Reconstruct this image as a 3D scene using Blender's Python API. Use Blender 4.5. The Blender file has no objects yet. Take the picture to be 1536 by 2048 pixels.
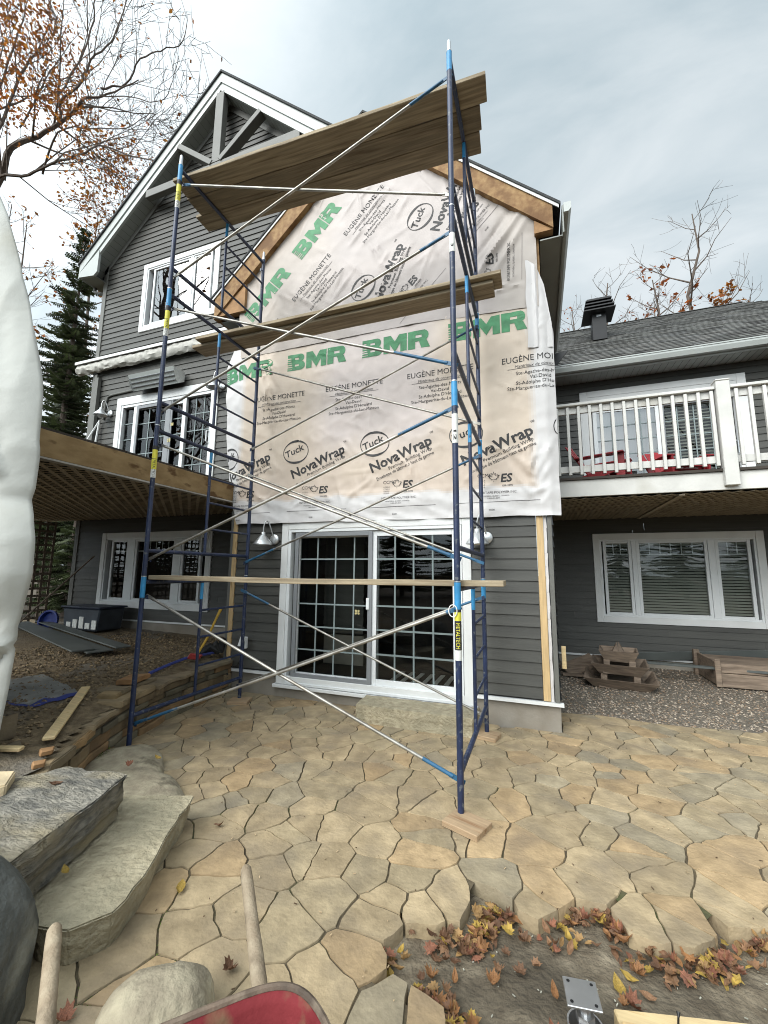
import bpy, bmesh, math, random
from mathutils import Vector, Matrix, noise
R_ = math.radians
S = bpy.context.scene
COL = S.collection
random.seed(7)
# ---------------------------------------------------------------- camera
cam_d = bpy.data.cameras.new("camera"); cam = bpy.data.objects.new("camera", cam_d); COL.objects.link(cam)
S.camera = cam
CAM = Vector((3.5948, -3.0354, 1.5965))
yaw, pitch, roll = -0.3523, 0.1424, 0.0092
_f = Vector((math.sin(yaw)*math.cos(pitch), math.cos(yaw)*math.cos(pitch), math.sin(pitch)))
_r = Vector((math.cos(yaw), -math.sin(yaw), 0)); _u = _r.cross(_f)
_r2 = _r*math.cos(roll)+_u*math.sin(roll); _u2 = -_r*math.sin(roll)+_u*math.cos(roll)
cam.matrix_world = Matrix((( _r2.x,_u2.x,-_f.x,CAM.x),(_r2.y,_u2.y,-_f.y,CAM.y),(_r2.z,_u2.z,-_f.z,CAM.z),(0,0,0,1)))
cam_d.sensor_fit = 'VERTICAL'; cam_d.sensor_height = 24.0; cam_d.sensor_width = 18.0
cam_d.lens = 831.3*24.0/2048.0
cam_d.clip_start = 0.05; cam_d.clip_end = 900
# ---------------------------------------------------------------- light, sky, exposure
SUN_EL, SUN_AZ = 38.0, 205.0           # compass bearing measured from +Y towards +X
S.view_settings.view_transform = 'Standard'; S.view_settings.look = 'None'
S.view_settings.gamma = 1.0; S.view_settings.use_curve_mapping = False
S.view_settings.exposure = 0.8
sd = bpy.data.lights.new("sun", 'SUN'); sd.energy = 1.5; sd.angle = R_(40); sd.color = (1.0, 0.96, 0.9)
so = bpy.data.objects.new("sun", sd); COL.objects.link(so)
sdir = Vector((math.sin(R_(SUN_AZ))*math.cos(R_(SUN_EL)), math.cos(R_(SUN_AZ))*math.cos(R_(SUN_EL)), math.sin(R_(SUN_EL))))
so.rotation_euler = (-sdir).to_track_quat('-Z', 'Y').to_euler(); so.location = (0, -20, 30)
W = bpy.data.worlds.new("World"); S.world = W; W.use_nodes = True
nt = W.node_tree; N = nt.nodes; N.clear()
def wn(t, **k):
    n = N.new(t)
    for a, b in k.items(): setattr(n, a, b)
    return n
sky = wn('ShaderNodeTexSky', sky_type='NISHITA', sun_disc=False, sun_elevation=R_(SUN_EL), sun_rotation=R_(SUN_AZ))
bg1 = wn('ShaderNodeBackground'); bg1.inputs['Strength'].default_value = 0.05
nt.links.new(sky.outputs[0], bg1.inputs['Color'])
tc = wn('ShaderNodeTexCoord'); sp = wn('ShaderNodeSeparateXYZ'); nt.links.new(tc.outputs['Generated'], sp.inputs[0])
def mth(op, a, b=None, c=None, clamp=False):
    n = wn('ShaderNodeMath', operation=op); n.use_clamp = clamp
    for i, x in enumerate((a, b, c)):
        if x is None: continue
        if isinstance(x, (int, float)): n.inputs[i].default_value = x
        else: nt.links.new(x, n.inputs[i])
    return n.outputs[0]
zc = mth('ADD', mth('MAXIMUM', sp.outputs['Z'], 0.0), 0.28)
cv = wn('ShaderNodeCombineXYZ')
nt.links.new(mth('DIVIDE', sp.outputs['X'], zc), cv.inputs[0]); nt.links.new(mth('DIVIDE', sp.outputs['Y'], zc), cv.inputs[1])
mp = wn('ShaderNodeMapping'); mp.inputs['Rotation'].default_value = (0, 0, R_(32)); mp.inputs['Scale'].default_value = (1.0, 2.3, 1)
nt.links.new(cv.outputs[0], mp.inputs[0])
n1 = wn('ShaderNodeTexNoise'); n1.inputs['Scale'].default_value = 1.7; n1.inputs['Detail'].default_value = 7; n1.inputs['Roughness'].default_value = .55; n1.inputs['Distortion'].default_value = .6
n2 = wn('ShaderNodeTexNoise'); n2.inputs['Scale'].default_value = .55; n2.inputs['Detail'].default_value = 3
nt.links.new(mp.outputs[0], n1.inputs['Vector']); nt.links.new(cv.outputs[0], n2.inputs['Vector'])
nn = mth('ADD', mth('MULTIPLY', n1.outputs[0], .62), mth('MULTIPLY', n2.outputs[0], .38))
rp = wn('ShaderNodeValToRGB'); e = rp.color_ramp.elements
e[0].position = .36; e[0].color = (.47, .575, .63, 1); e[1].position = .63; e[1].color = (.82, .875, .90, 1)
nt.links.new(nn, rp.inputs[0])
# the cloud layer is thinner, so brighter, round two directions: the hidden sun and the gap in the west
def lobe(d, power, gain):
    v = wn('ShaderNodeVectorMath', operation='DOT_PRODUCT'); nt.links.new(tc.outputs['Generated'], v.inputs[0]); v.inputs[1].default_value = d
    return mth('MULTIPLY', mth('POWER', mth('MAXIMUM', v.outputs['Value'], 0.0), power), gain)
gap = Vector((-.80, .42, .43)).normalized()
br = mth('ADD', mth('ADD', .64, lobe(sdir, 2.6, 2.45)), lobe(gap, 6.0, .18))
mul = wn('ShaderNodeVectorMath', operation='SCALE'); nt.links.new(rp.outputs[0], mul.inputs[0]); nt.links.new(br, mul.inputs['Scale'])
bg2 = wn('ShaderNodeBackground'); bg2.inputs['Strength'].default_value = 1.0; nt.links.new(mul.outputs[0], bg2.inputs['Color'])
mx = wn('ShaderNodeMixShader'); mx.inputs[0].default_value = .9
nt.links.new(bg1.outputs[0], mx.inputs[1]); nt.links.new(bg2.outputs[0], mx.inputs[2])
wo = wn('ShaderNodeOutputWorld'); nt.links.new(mx.outputs[0], wo.inputs['Surface'])
S.cycles.use_denoising = True; S.cycles.filter_width = 1.0
S.cycles.max_bounces = 6; S.cycles.diffuse_bounces = 1; S.cycles.glossy_bounces = 3; S.cycles.transparent_max_bounces = 12
S.cycles.caustics_reflective = False; S.cycles.caustics_refractive = False

# ================================================================ helpers
WL = {}                                   # world location of each root / parent, by object name
def nz(x, y, z=0.0): return noise.noise(Vector((x, y, z)))
def fbm(x, y, z=0.0, o=3):
    s = 0; a = 1; t = 0
    for i in range(o): s += a*nz(x, y, z); t += a; a *= .5; x *= 2.03; y *= 2.03; z *= 2.03
    return s/t
class MB:
    def __init__(s): s.v = []; s.f = []; s.m = []; s.t = []
    def add(s, vs, fs, m=0, t=(1, 1, 1)):
        b = len(s.v); s.v += [tuple(p) for p in vs]
        for f in fs: s.f.append(tuple(b+i for i in f)); s.m.append(m); s.t.append(t)
    def quad(s, a, b, c, d, m=0, t=(1, 1, 1)): s.add([a, b, c, d], [(0, 1, 2, 3)], m, t)
    def box(s, x0, x1, y0, y1, z0, z1, m=0, t=(1, 1, 1)):
        s.add([(x0,y0,z0),(x1,y0,z0),(x1,y1,z0),(x0,y1,z0),(x0,y0,z1),(x1,y0,z1),(x1,y1,z1),(x0,y1,z1)],
              [(0,3,2,1),(4,5,6,7),(0,1,5,4),(1,2,6,5),(2,3,7,6),(3,0,4,7)], m, t)
    def bar(s, p, q, w, h, up=(0, 0, 1), m=0, t=(1, 1, 1)):
        p = Vector(p); q = Vector(q); d = (q-p).normalized(); up = Vector(up)
        a = d.cross(up)
        if a.length < 1e-5: a = d.cross(Vector((1, 0, 0)))
        a.normalize(); b = a.cross(d); a = a*(w/2); b = b*(h/2)
        s.add([p-a-b, p+a-b, p+a+b, p-a+b, q-a-b, q+a-b, q+a+b, q-a+b],
              [(0,1,2,3),(7,6,5,4),(0,4,5,1),(1,5,6,2),(2,6,7,3),(3,7,4,0)], m, t)
    def tube(s, pts, r, n=10, m=0, t=(1, 1, 1), cap=True):
        pts = [Vector(p) for p in pts]; k = len(pts)
        rr = r if isinstance(r, (list, tuple)) else [r]*k
        b = len(s.v); ref = None
        for i, p in enumerate(pts):
            d = (pts[min(i+1, k-1)]-pts[max(i-1, 0)]).normalized()
            if ref is None:
                ref = d.cross(Vector((0, 0, 1)))
                if ref.length < .05: ref = d.cross(Vector((1, 0, 0)))
                ref.normalize()
            a = (ref-d*ref.dot(d)).normalized(); ref = a; c = d.cross(a)
            for j in range(n):
                g = 2*math.pi*j/n; s.v.append(tuple(p+(a*math.cos(g)+c*math.sin(g))*rr[i]))
        for i in range(k-1):
            for j in range(n):
                s.f.append((b+i*n+j, b+i*n+(j+1) % n, b+(i+1)*n+(j+1) % n, b+(i+1)*n+j)); s.m.append(m); s.t.append(t)
        if cap:
            s.f.append(tuple(b+j for j in reversed(range(n)))); s.m.append(m); s.t.append(t)
            s.f.append(tuple(b+(k-1)*n+j for j in range(n))); s.m.append(m); s.t.append(t)
    def lathe(s, c, axis, prof, n=20, m=0, t=(1, 1, 1)):
        c = Vector(c); ax = Vector(axis).normalized(); a = ax.cross(Vector((0.3, 1, 0.2)))
        a.normalize(); b2 = ax.cross(a); b = len(s.v)
        for r, h in prof:
            for j in range(n):
                g = 2*math.pi*j/n; s.v.append(tuple(c+ax*h+(a*math.cos(g)+b2*math.sin(g))*r))
        for i in range(len(prof)-1):
            for j in range(n):
                s.f.append((b+i*n+j, b+i*n+(j+1) % n, b+(i+1)*n+(j+1) % n, b+(i+1)*n+j)); s.m.append(m); s.t.append(t)
    def prism(s, poly, ext, m=0, t=(1, 1, 1)):
        poly = [Vector(p) for p in poly]; e = Vector(ext); n = len(poly)
        s.add(poly+[p+e for p in poly], [tuple(range(n)), tuple(reversed(range(n, 2*n)))]+[(i, i+n, (i+1) % n+n, (i+1) % n) for i in range(n)], m, t)
    def build(s, name, mats, parent=None, smooth=False, bevel=0.0, label=None, origin=None, fixn=True, seg=1):
        if not isinstance(mats, (list, tuple)): mats = [mats]
        if parent is not None: o0 = WL[parent.name]
        elif origin is not None: o0 = Vector(origin)
        else:
            xs = [p[0] for p in s.v]; ys = [p[1] for p in s.v]; zs = [p[2] for p in s.v]
            o0 = Vector(((min(xs)+max(xs))/2, (min(ys)+max(ys))/2, min(zs)))
        me = bpy.data.meshes.new(name)
        me.from_pydata([(p[0]-o0.x, p[1]-o0.y, p[2]-o0.z) for p in s.v], [], s.f)
        for mm in mats: me.materials.append(mm)
        me.polygons.foreach_set('material_index', s.m)
        if any(t != (1, 1, 1) for t in s.t) or any(getattr(mm, 'get', lambda *_: 0)('tint', 0) for mm in mats):
            at = me.color_attributes.new('tint', 'FLOAT_COLOR', 'CORNER'); buf = []
            for f, t in zip(s.f, s.t): buf += [t[0], t[1], t[2], 1.0]*len(f)
            at.data.foreach_set('color', buf)
        if fixn or bevel > 0:
            bm = bmesh.new(); bm.from_mesh(me)
            if bevel > 0:
                bmesh.ops.bevel(bm, geom=[e for e in bm.edges if e.is_manifold and e.calc_face_angle(0) > .5], offset=bevel, segments=seg, affect='EDGES', clamp_overlap=True)
            if fixn: bmesh.ops.recalc_face_normals(bm, faces=bm.faces)
            bm.to_mesh(me); bm.free()
        if smooth:
            me.polygons.foreach_set('use_smooth', [True]*len(me.polygons))
            try: me.set_sharp_from_angle(angle=R_(42))
            except Exception: pass
        me.update()
        o = bpy.data.objects.new(name, me); COL.objects.link(o)
        if parent is not None: o.parent = parent; WL[o.name] = o0.copy()
        else: o.location = o0; WL[o.name] = o0.copy()
        if label: o['label'] = label
        return o
def tag(o, label, cat, group=None):
    o['label'] = label; o['category'] = cat
    if group: o['group'] = group
    return o
def thing(name, label, cat, loc=(0, 0, 0), group=None):
    o = bpy.data.objects.new(name, None); COL.objects.link(o); o.location = loc; WL[o.name] = Vector(loc)
    o.empty_display_size = .2
    return tag(o, label, cat, group)
def kind(o, k): o['kind'] = k; return o
def copy_thing(o, loc=None, rot=None, scale=None):
    c = o.copy(); COL.objects.link(c)
    if loc is not None: c.location = loc
    if rot is not None: c.rotation_euler = rot
    if scale is not None: c.scale = scale
    for ch in o.children:
        d = ch.copy(); COL.objects.link(d); d.parent = c
    return c

# ---------------------------------------------------------------- materials
def M(name, col, rough=.6, var=.14, scale=6, bump=0., bscale=60, metal=0., stretch=(1, 1, 1), tint=False, col2=None, thr=(.35, .7), spec=.5, rnd=0., stain=None, detail=5, bdist=.01):
    m = bpy.data.materials.new(name); m.use_nodes = True; t = m.node_tree; nd = t.nodes; L = t.links
    bs = nd['Principled BSDF']; bs.inputs['Roughness'].default_value = rough; bs.inputs['Metallic'].default_value = metal
    bs.inputs['Specular IOR Level'].default_value = spec
    tcn = nd.new('ShaderNodeTexCoord'); mpn = nd.new('ShaderNodeMapping'); mpn.inputs['Scale'].default_value = stretch
    L.new(tcn.outputs['Object'], mpn.inputs[0])
    src = mpn.outputs[0]
    if rnd:
        oi = nd.new('ShaderNodeObjectInfo'); ad = nd.new('ShaderNodeVectorMath'); ad.operation = 'ADD'
        sc = nd.new('ShaderNodeMath'); sc.operation = 'MULTIPLY'; sc.inputs[1].default_value = 37.0
        L.new(oi.outputs['Random'], sc.inputs[0]); L.new(src, ad.inputs[0]); L.new(sc.outputs[0], ad.inputs[1]); src = ad.outputs[0]
    no = nd.new('ShaderNodeTexNoise'); no.inputs['Scale'].default_value = scale; no.inputs['Detail'].default_value = detail; L.new(src, no.inputs['Vector'])
    rp = nd.new('ShaderNodeValToRGB'); e = rp.color_ramp.elements
    c2 = col2 if col2 else tuple(min(1, c*(1+var)) for c in col)
    c1 = col if col2 else tuple(c*(1-var) for c in col)
    e[0].position = thr[0]; e[1].position = thr[1]; e[0].color = (*c1, 1); e[1].color = (*c2, 1)
    L.new(no.outputs[0], rp.inputs[0]); out = rp.outputs[0]
    def mix(a, b, fac, mode='MIX'):
        n = nd.new('ShaderNodeMix'); n.data_type = 'RGBA'; n.blend_type = mode
        if isinstance(fac, (int, float)): n.inputs[0].default_value = fac
        else: L.new(fac, n.inputs[0])
        if isinstance(a, tuple): n.inputs[6].default_value = (*a, 1)
        else: L.new(a, n.inputs[6])
        if isinstance(b, tuple): n.inputs[7].default_value = (*b, 1)
        else: L.new(b, n.inputs[7])
        return n.outputs[2]
    if stain:
        scol, ssc, lo, hi = stain
        n3 = nd.new('ShaderNodeTexNoise'); n3.inputs['Scale'].default_value = ssc; n3.inputs['Detail'].default_value = 6; L.new(src, n3.inputs['Vector'])
        mr = nd.new('ShaderNodeMapRange'); mr.inputs['From Min'].default_value = lo; mr.inputs['From Max'].default_value = hi; L.new(n3.outputs[0], mr.inputs[0])
        out = mix(out, scol, mr.outputs[0])
    if rnd:
        mr = nd.new('ShaderNodeMapRange'); mr.inputs['To Min'].default_value = 1-rnd; mr.inputs['To Max'].default_value = 1+rnd; L.new(oi.outputs['Random'], mr.inputs[0])
        hs = nd.new('ShaderNodeHueSaturation'); L.new(out, hs.inputs['Color']); L.new(mr.outputs[0], hs.inputs['Value']); out = hs.outputs[0]
    if tint:
        at = nd.new('ShaderNodeAttribute'); at.attribute_name = 'tint'; out = mix(out, at.outputs['Color'], 1.0, 'MULTIPLY'); m['tint'] = 1
    L.new(out, bs.inputs['Base Color'])
    if bump:
        bn = nd.new('ShaderNodeTexNoise'); bn.inputs['Scale'].default_value = bscale; bn.inputs['Detail'].default_value = 5; L.new(src, bn.inputs['Vector'])
        bp = nd.new('ShaderNodeBump'); bp.inputs['Strength'].default_value = bump; bp.inputs['Distance'].default_value = bdist
        L.new(bn.outputs[0], bp.inputs['Height']); L.new(bp.outputs[0], bs.inputs['Normal'])
    return m
def glass(name, ior=1.6, tintc=(.88, .915, .90), rough=0.0):
    m = bpy.data.materials.new(name); m.use_nodes = True; t = m.node_tree; nd = t.nodes; nd.clear(); L = t.links
    tr = nd.new('ShaderNodeBsdfTransparent'); tr.inputs[0].default_value = (*tintc, 1)
    gl = nd.new('ShaderNodeBsdfGlossy'); gl.inputs['Roughness'].default_value = rough
    tcn = nd.new('ShaderNodeTexCoord'); no = nd.new('ShaderNodeTexNoise'); no.inputs['Scale'].default_value = 1.6; no.inputs['Detail'].default_value = 1
    L.new(tcn.outputs['Object'], no.inputs['Vector'])
    bp = nd.new('ShaderNodeBump'); bp.inputs['Strength'].default_value = .05; bp.inputs['Distance'].default_value = .05
    L.new(no.outputs[0], bp.inputs['Height']); L.new(bp.outputs[0], gl.inputs['Normal'])
    fr = nd.new('ShaderNodeFresnel'); fr.inputs['IOR'].default_value = ior
    mx = nd.new('ShaderNodeMixShader'); o = nd.new('ShaderNodeOutputMaterial')
    L.new(fr.outputs[0], mx.inputs[0]); L.new(tr.outputs[0], mx.inputs[1]); L.new(gl.outputs[0], mx.inputs[2]); L.new(mx.outputs[0], o.inputs[0])
    return m
mt = {}
mt['siding'] = M('siding_paint', (.062, .061, .053), .55, .2, 4, .15, 90, stretch=(.25, 1, 2.5), tint=True)
mt['corner'] = M('corner_board_paint', (.135, .134, .120), .55, .1, 4, .1, 60)
mt['white'] = M('white_trim_paint', (.74, .745, .73), .45, .05, 3, .05, 50)
mt['vinyl'] = M('white_vinyl', (.78, .80, .80), .3, .03, 3)
mt['alu'] = M('pale_aluminium_fascia', (.43, .455, .435), .38, .05, 2)
mt['soffit'] = M('grey_vented_soffit', (.27, .285, .265), .5, .07, 3)
mt['greyscreen'] = M('grey_screen_frame', (.23, .24, .25), .45, .05, 4)
mt['glass'] = glass('window_glass', 1.55)
mt['glassr'] = glass('coated_window_glass', 2.7)
mt['glassm'] = glass('double_glazing', 1.75)
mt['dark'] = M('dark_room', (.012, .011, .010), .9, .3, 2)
mt['blind'] = M('window_blind', (.42, .42, .36), .5, .05, 3)
mt['curtain'] = M('pale_curtain', (.62, .64, .64), .7, .06, 3, stretch=(6, 1, .3))
mt['muntin'] = M('pale_muntin', (.20, .245, .245), .35, .04, 3)
mt['muntin_dim'] = M('screened_muntin', (.24, .29, .29), .5, .04, 3)
mt['concrete'] = M('foundation_concrete', (.30, .27, .225), .85, .2, 2.2, .3, 40, stain=((.20, .17, .13), 1.3, .5, .68))
mt['osb'] = M('osb_board', (.20, .10, .034), .75, .3, 14, .3, 30, col2=(.35, .215, .09), stain=((.15, .07, .02), 3.2, .52, .64), detail=10)
mt['pine'] = M('fresh_pine', (.60, .42, .21), .65, .16, 5, .15, 50, stretch=(8, 8, .6), stain=((.42, .25, .10), 5, .62, .7))
mt['pinex'] = M('fresh_pine_board', (.66, .50, .27), .6, .14, 5, .15, 50, stretch=(.6, 9, 9), stain=((.50, .33, .14), 5, .64, .72), rnd=.08)
mt['plank'] = M('weathered_plank', (.31, .25, .165), .8, .28, 4, .35, 60, stretch=(.5, 9, 9), stain=((.17, .125, .075), 3.5, .48, .70), rnd=.22, detail=10)
mt['block'] = M('cedar_block', (.43, .30, .18), .75, .18, 5, .2, 60, stretch=(.8, 9, 9), stain=((.28, .16, .08), 3, .55, .7), rnd=.12)
mt['oldwood'] = M('brown_weathered_wood', (.22, .165, .12), .8, .25, 5, .3, 60, stretch=(1, 8, 8), stain=((.10, .07, .05), 2, .5, .72), rnd=.15)
mt['deckbeam'] = M('treated_beam', (.24, .155, .065), .75, .22, 5, .25, 50, stretch=(2, .9, 2), col2=(.36, .25, .12), stain=((.12, .062, .02), 3.4, .55, .63), detail=8)
mt['lattice'] = M('lattice_wood', (.40, .335, .245), .8, .2, 6, rnd=.06)
mt['lattice_white'] = M('lattice_edge', (.44, .42, .38), .8, .2, 6)
mt['whitewood'] = M('white_stained_wood', (.62, .61, .575), .6, .1, 4, .15, 50, stretch=(.7, 5, .7), stain=((.46, .44, .38), 2.5, .58, .75))
mt['deckunder'] = M('shade_toned_deck_board', (.045, .036, .028), .8, .2, 4)  # shade above the lattice is put into this near-black board colour
mt['deckgrey'] = M('grey_deck_board', (.17, .15, .13), .7, .15, 4)
mt['doorstep'] = M('brown_doorstep_stone', (.15, .115, .075), .85, .2, 9, .8, 30, col2=(.27, .22, .15), stain=((.12, .09, .06), 3, .46, .66), detail=11, bdist=.016)
mt['shingle'] = M('asphalt_shingle', (.098, .097, .092), .9, .35, 28, .5, 160, tint=True)
mt['shingledark'] = M('asphalt_shingle_edge', (.05, .052, .052), .9, .3, 20)
mt['blackmetal'] = M('black_metal', (.012, .012, .013), .4, .2, 4, spec=.35)
mt['galv'] = M('galvanised_steel', (.55, .56, .57), .34, .12, 7, metal=.9)
mt['barnlamp'] = M('brushed_lamp_metal', (.62, .63, .63), .36, .08, 5, metal=.75)
mt['steel'] = M('zinc_brace_tube', (.36, .345, .31), .40, .25, 9, metal=.6, stain=((.16, .13, .10), 5, .52, .75))
mt['blue'] = M('navy_frame_paint', (.016, .027, .07), .42, .3, 9, .15, 80, spec=.5, stain=((.11, .12, .13), 26, .60, .70), detail=9)
mt['teal'] = M('dull_blue_brace_paint', (.026, .11, .21), .45, .25, 12, stain=((.25, .25, .24), 9, .60, .72))
mt['cyan'] = M('sky_blue_marking_paint', (.035, .25, .50), .45, .18, 12, stain=((.02, .05, .12), 14, .64, .7))
mt['decal'] = M('faded_yellow_decal', (.50, .43, .20), .6, .2, 20)
mt['yellow'] = M('yellow_sticker', (.68, .62, .06), .5, .1, 20)
mt['stickerwhite'] = M('white_sticker', (.70, .70, .66), .55, .12, 30)
mt['ink'] = M('black_ink', (.022, .02, .02), .6, .3, 18)
mt['inkgrey'] = M('faded_black_ink', (.11, .10, .10), .7, .5, 60)
mt['green'] = M('green_ink', (.055, .235, .10), .6, .2, 12)
mt['wrap'] = M('house_wrap', (.63, .60, .58), .5, .05, 5, .0, 40, tint=True)
mt['tarp'] = M('pale_sheet', (.475, .48, .445), .7, .06, 2.0, .35, 6, stain=((.40, .395, .345), 2.2, .54, .74), bdist=.03, spec=.25, detail=8)
mt['awning'] = M('crumpled_canvas', (.50, .485, .44), .7, .14, 14, .4, 9, bdist=.05)
mt['stone'] = M('flagstone', (.285, .225, .142), .85, .22, 8, .7, 34, tint=True, col2=(.445, .355, .23), stain=((.245, .20, .14), 3.2, .46, .70), detail=12, bdist=.010)
mt['joint'] = M('joint_soil', (.07, .054, .033), .95, .4, 12, .6, 50, col2=(.135, .105, .063), stain=((.065, .075, .025), 1.6, .54, .68))
mt['dirt'] = M('bare_soil', (.115, .09, .06), .95, .35, 11, 1.0, 45, col2=(.26, .215, .15), stain=((.085, .068, .046), 2.4, .46, .66), detail=12, bdist=.02)
mt['soil'] = M('ground_soil', (.075, .055, .032), .95, .3, 3, .5, 30)
mt['gneiss'] = M('grey_gneiss', (.11, .105, .09), .8, .3, 8, 1.0, 30, stretch=(.9, 2.2, 7), col2=(.30, .275, .225), stain=((.33, .27, .16), 1.5, .46, .70), detail=11, bdist=.02)
mt['sandslab'] = M('buff_slab', (.31, .265, .175), .85, .2, 15, 1.0, 34, col2=(.50, .435, .30), stain=((.30, .265, .18), 3.5, .46, .68), detail=13, bdist=.02)
mt['darkrock'] = M('dark_boulder', (.05, .055, .05), .75, .4, 9, .9, 22, col2=(.12, .125, .115), stain=((.22, .22, .185), 4, .55, .68), detail=11, bdist=.02)
mt['palerock'] = M('pale_boulder', (.26, .22, .155), .85, .2, 9, .8, 30, col2=(.42, .37, .26), stain=((.17, .145, .10), 6, .56, .66), detail=11, bdist=.016)
mt['wallrock'] = M('ledge_stone', (.20, .16, .105), .85, .25, 5, .5, 40, tint=True, stain=((.12, .10, .07), 3, .52, .72), detail=9)
mt['gravel'] = M('gravel_bed', (.10, .088, .068), .95, .5, 34, 1.0, 70, col2=(.235, .20, .16), bdist=.02)
mt['terrace'] = M('stony_soil', (.12, .088, .05), .95, .5, 14, 1.0, 50, col2=(.24, .18, .105), stain=((.17, .15, .12), 1.1, .5, .62), bdist=.02, detail=10)
mt['pebble'] = M('pebbles', (.245, .21, .17), .85, .1, 20, tint=True)
mt['leaf'] = M('dry_leaf', (.22, .13, .07), .7, .35, 25, .2, 60, tint=True)
mt['treeleaf'] = M('autumn_leaf', (.30, .135, .042), .6, .3, 3, tint=True)
mt['twig'] = M('tree_bark', (.115, .088, .07), .9, .3, 4, .5, 20, stretch=(3, 3, .7))
mt['spruce'] = M('spruce_needles', (.062, .080, .032), .7, .4, 3, tint=True)
mt['moss'] = M('moss', (.075, .10, .022), .95, .4, 20, tint=True)
mt['red'] = M('worn_red_paint', (.12, .016, .019), .8, .35, 5, .3, 50, col2=(.20, .032, .036), stain=((.17, .10, .06), 17, .50, .72), detail=14, spec=.12)
mt['rimsteel'] = M('muddy_rim', (.12, .085, .06), .75, .4, 14, .4, 60, stain=((.20, .155, .11), 12, .5, .7))
mt['handle'] = M('worn_ash_handle', (.25, .19, .125), .75, .25, 12, .4, 60, stretch=(2, 2, 2), col2=(.34, .275, .19), stain=((.17, .13, .085), 9, .52, .72), rnd=.1, detail=10)
mt['rubber'] = M('black_rubber', (.018, .018, .018), .7, .2, 6)
mt['plastic_blue'] = M('blue_plastic', (.015, .035, .22), .4, .1, 4)
mt['lidgrey'] = M('dull_blue_lid', (.02, .027, .05), .5, .15, 4)
mt['bin'] = M('cloudy_blue_tote', (.05, .06, .075), .35, .2, 6)
mt['bluetarp'] = M('blue_tarp_edge', (.05, .07, .27), .5, .2, 8)
mt['cleartarp'] = M('dusty_clear_sheet', (.27, .27, .255), .3, .3, 6, .4, 20)
mt['redchair'] = M('red_resin', (.33, .022, .028), .4, .12, 4)
mt['axeyellow'] = M('yellow_handle', (.55, .33, .03), .5, .15, 5)
mt['axered'] = M('red_steel_head', (.30, .03, .025), .5, .2, 6)
mt['boardgrey'] = M('grey_siding_board', (.105, .115, .108), .55, .12, 3, rnd=.12)
mt['barkwood'] = M('split_firewood', (.34, .19, .085), .8, .25, 6, .3, 40)

# sunlight glows through thin leaves
for k_ in ('treeleaf', 'leaf', 'spruce'):
    t_ = mt[k_].node_tree; bs_ = t_.nodes['Principled BSDF']; src_ = bs_.inputs['Base Color'].links[0].from_socket
    tl_ = t_.nodes.new('ShaderNodeBsdfTranslucent'); t_.links.new(src_, tl_.inputs['Color'])
    mx_ = t_.nodes.new('ShaderNodeMixShader'); mx_.inputs[0].default_value = {'treeleaf': .5, 'leaf': .15, 'spruce': .2}[k_]
    out_ = [n for n in t_.nodes if n.type == 'OUTPUT_MATERIAL'][0]
    t_.links.new(bs_.outputs[0], mx_.inputs[1]); t_.links.new(tl_.outputs[0], mx_.inputs[2]); t_.links.new(mx_.outputs[0], out_.inputs['Surface'])
# ================================================================ ground, terrace, beds
D, MW, WW, RDK = 1.85, 2.9, 5.5, 3.0            # addition front, left wall, right wall, balcony front
g = MB(); g.quad((-260, -260, -.16), (260, -260, -.16), (260, 260, -.16), (-260, 260, -.16))
kind(g.build('ground', mt['soil']), 'structure')
def field(name, x0, x1, y0, y1, nx, ny, zf, mat, k='structure', keep=None, smooth=True):
    b = MB(); idx = {}
    for j in range(ny+1):
        for i in range(nx+1):
            x = x0+(x1-x0)*i/nx; y = y0+(y1-y0)*j/ny
            b.v.append((x, y, zf(x, y)))
    for j in range(ny):
        for i in range(nx):
            xc = x0+(x1-x0)*(i+.5)/nx; yc = y0+(y1-y0)*(j+.5)/ny
            if keep and not keep(xc, yc): continue
            q = j*(nx+1)+i
            b.f.append((q, q+1, q+nx+2, q+nx+1)); b.m.append(0); b.t.append((1, 1, 1))
    return kind(b.build(name, mat, smooth=smooth, fixn=False), k)
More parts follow.
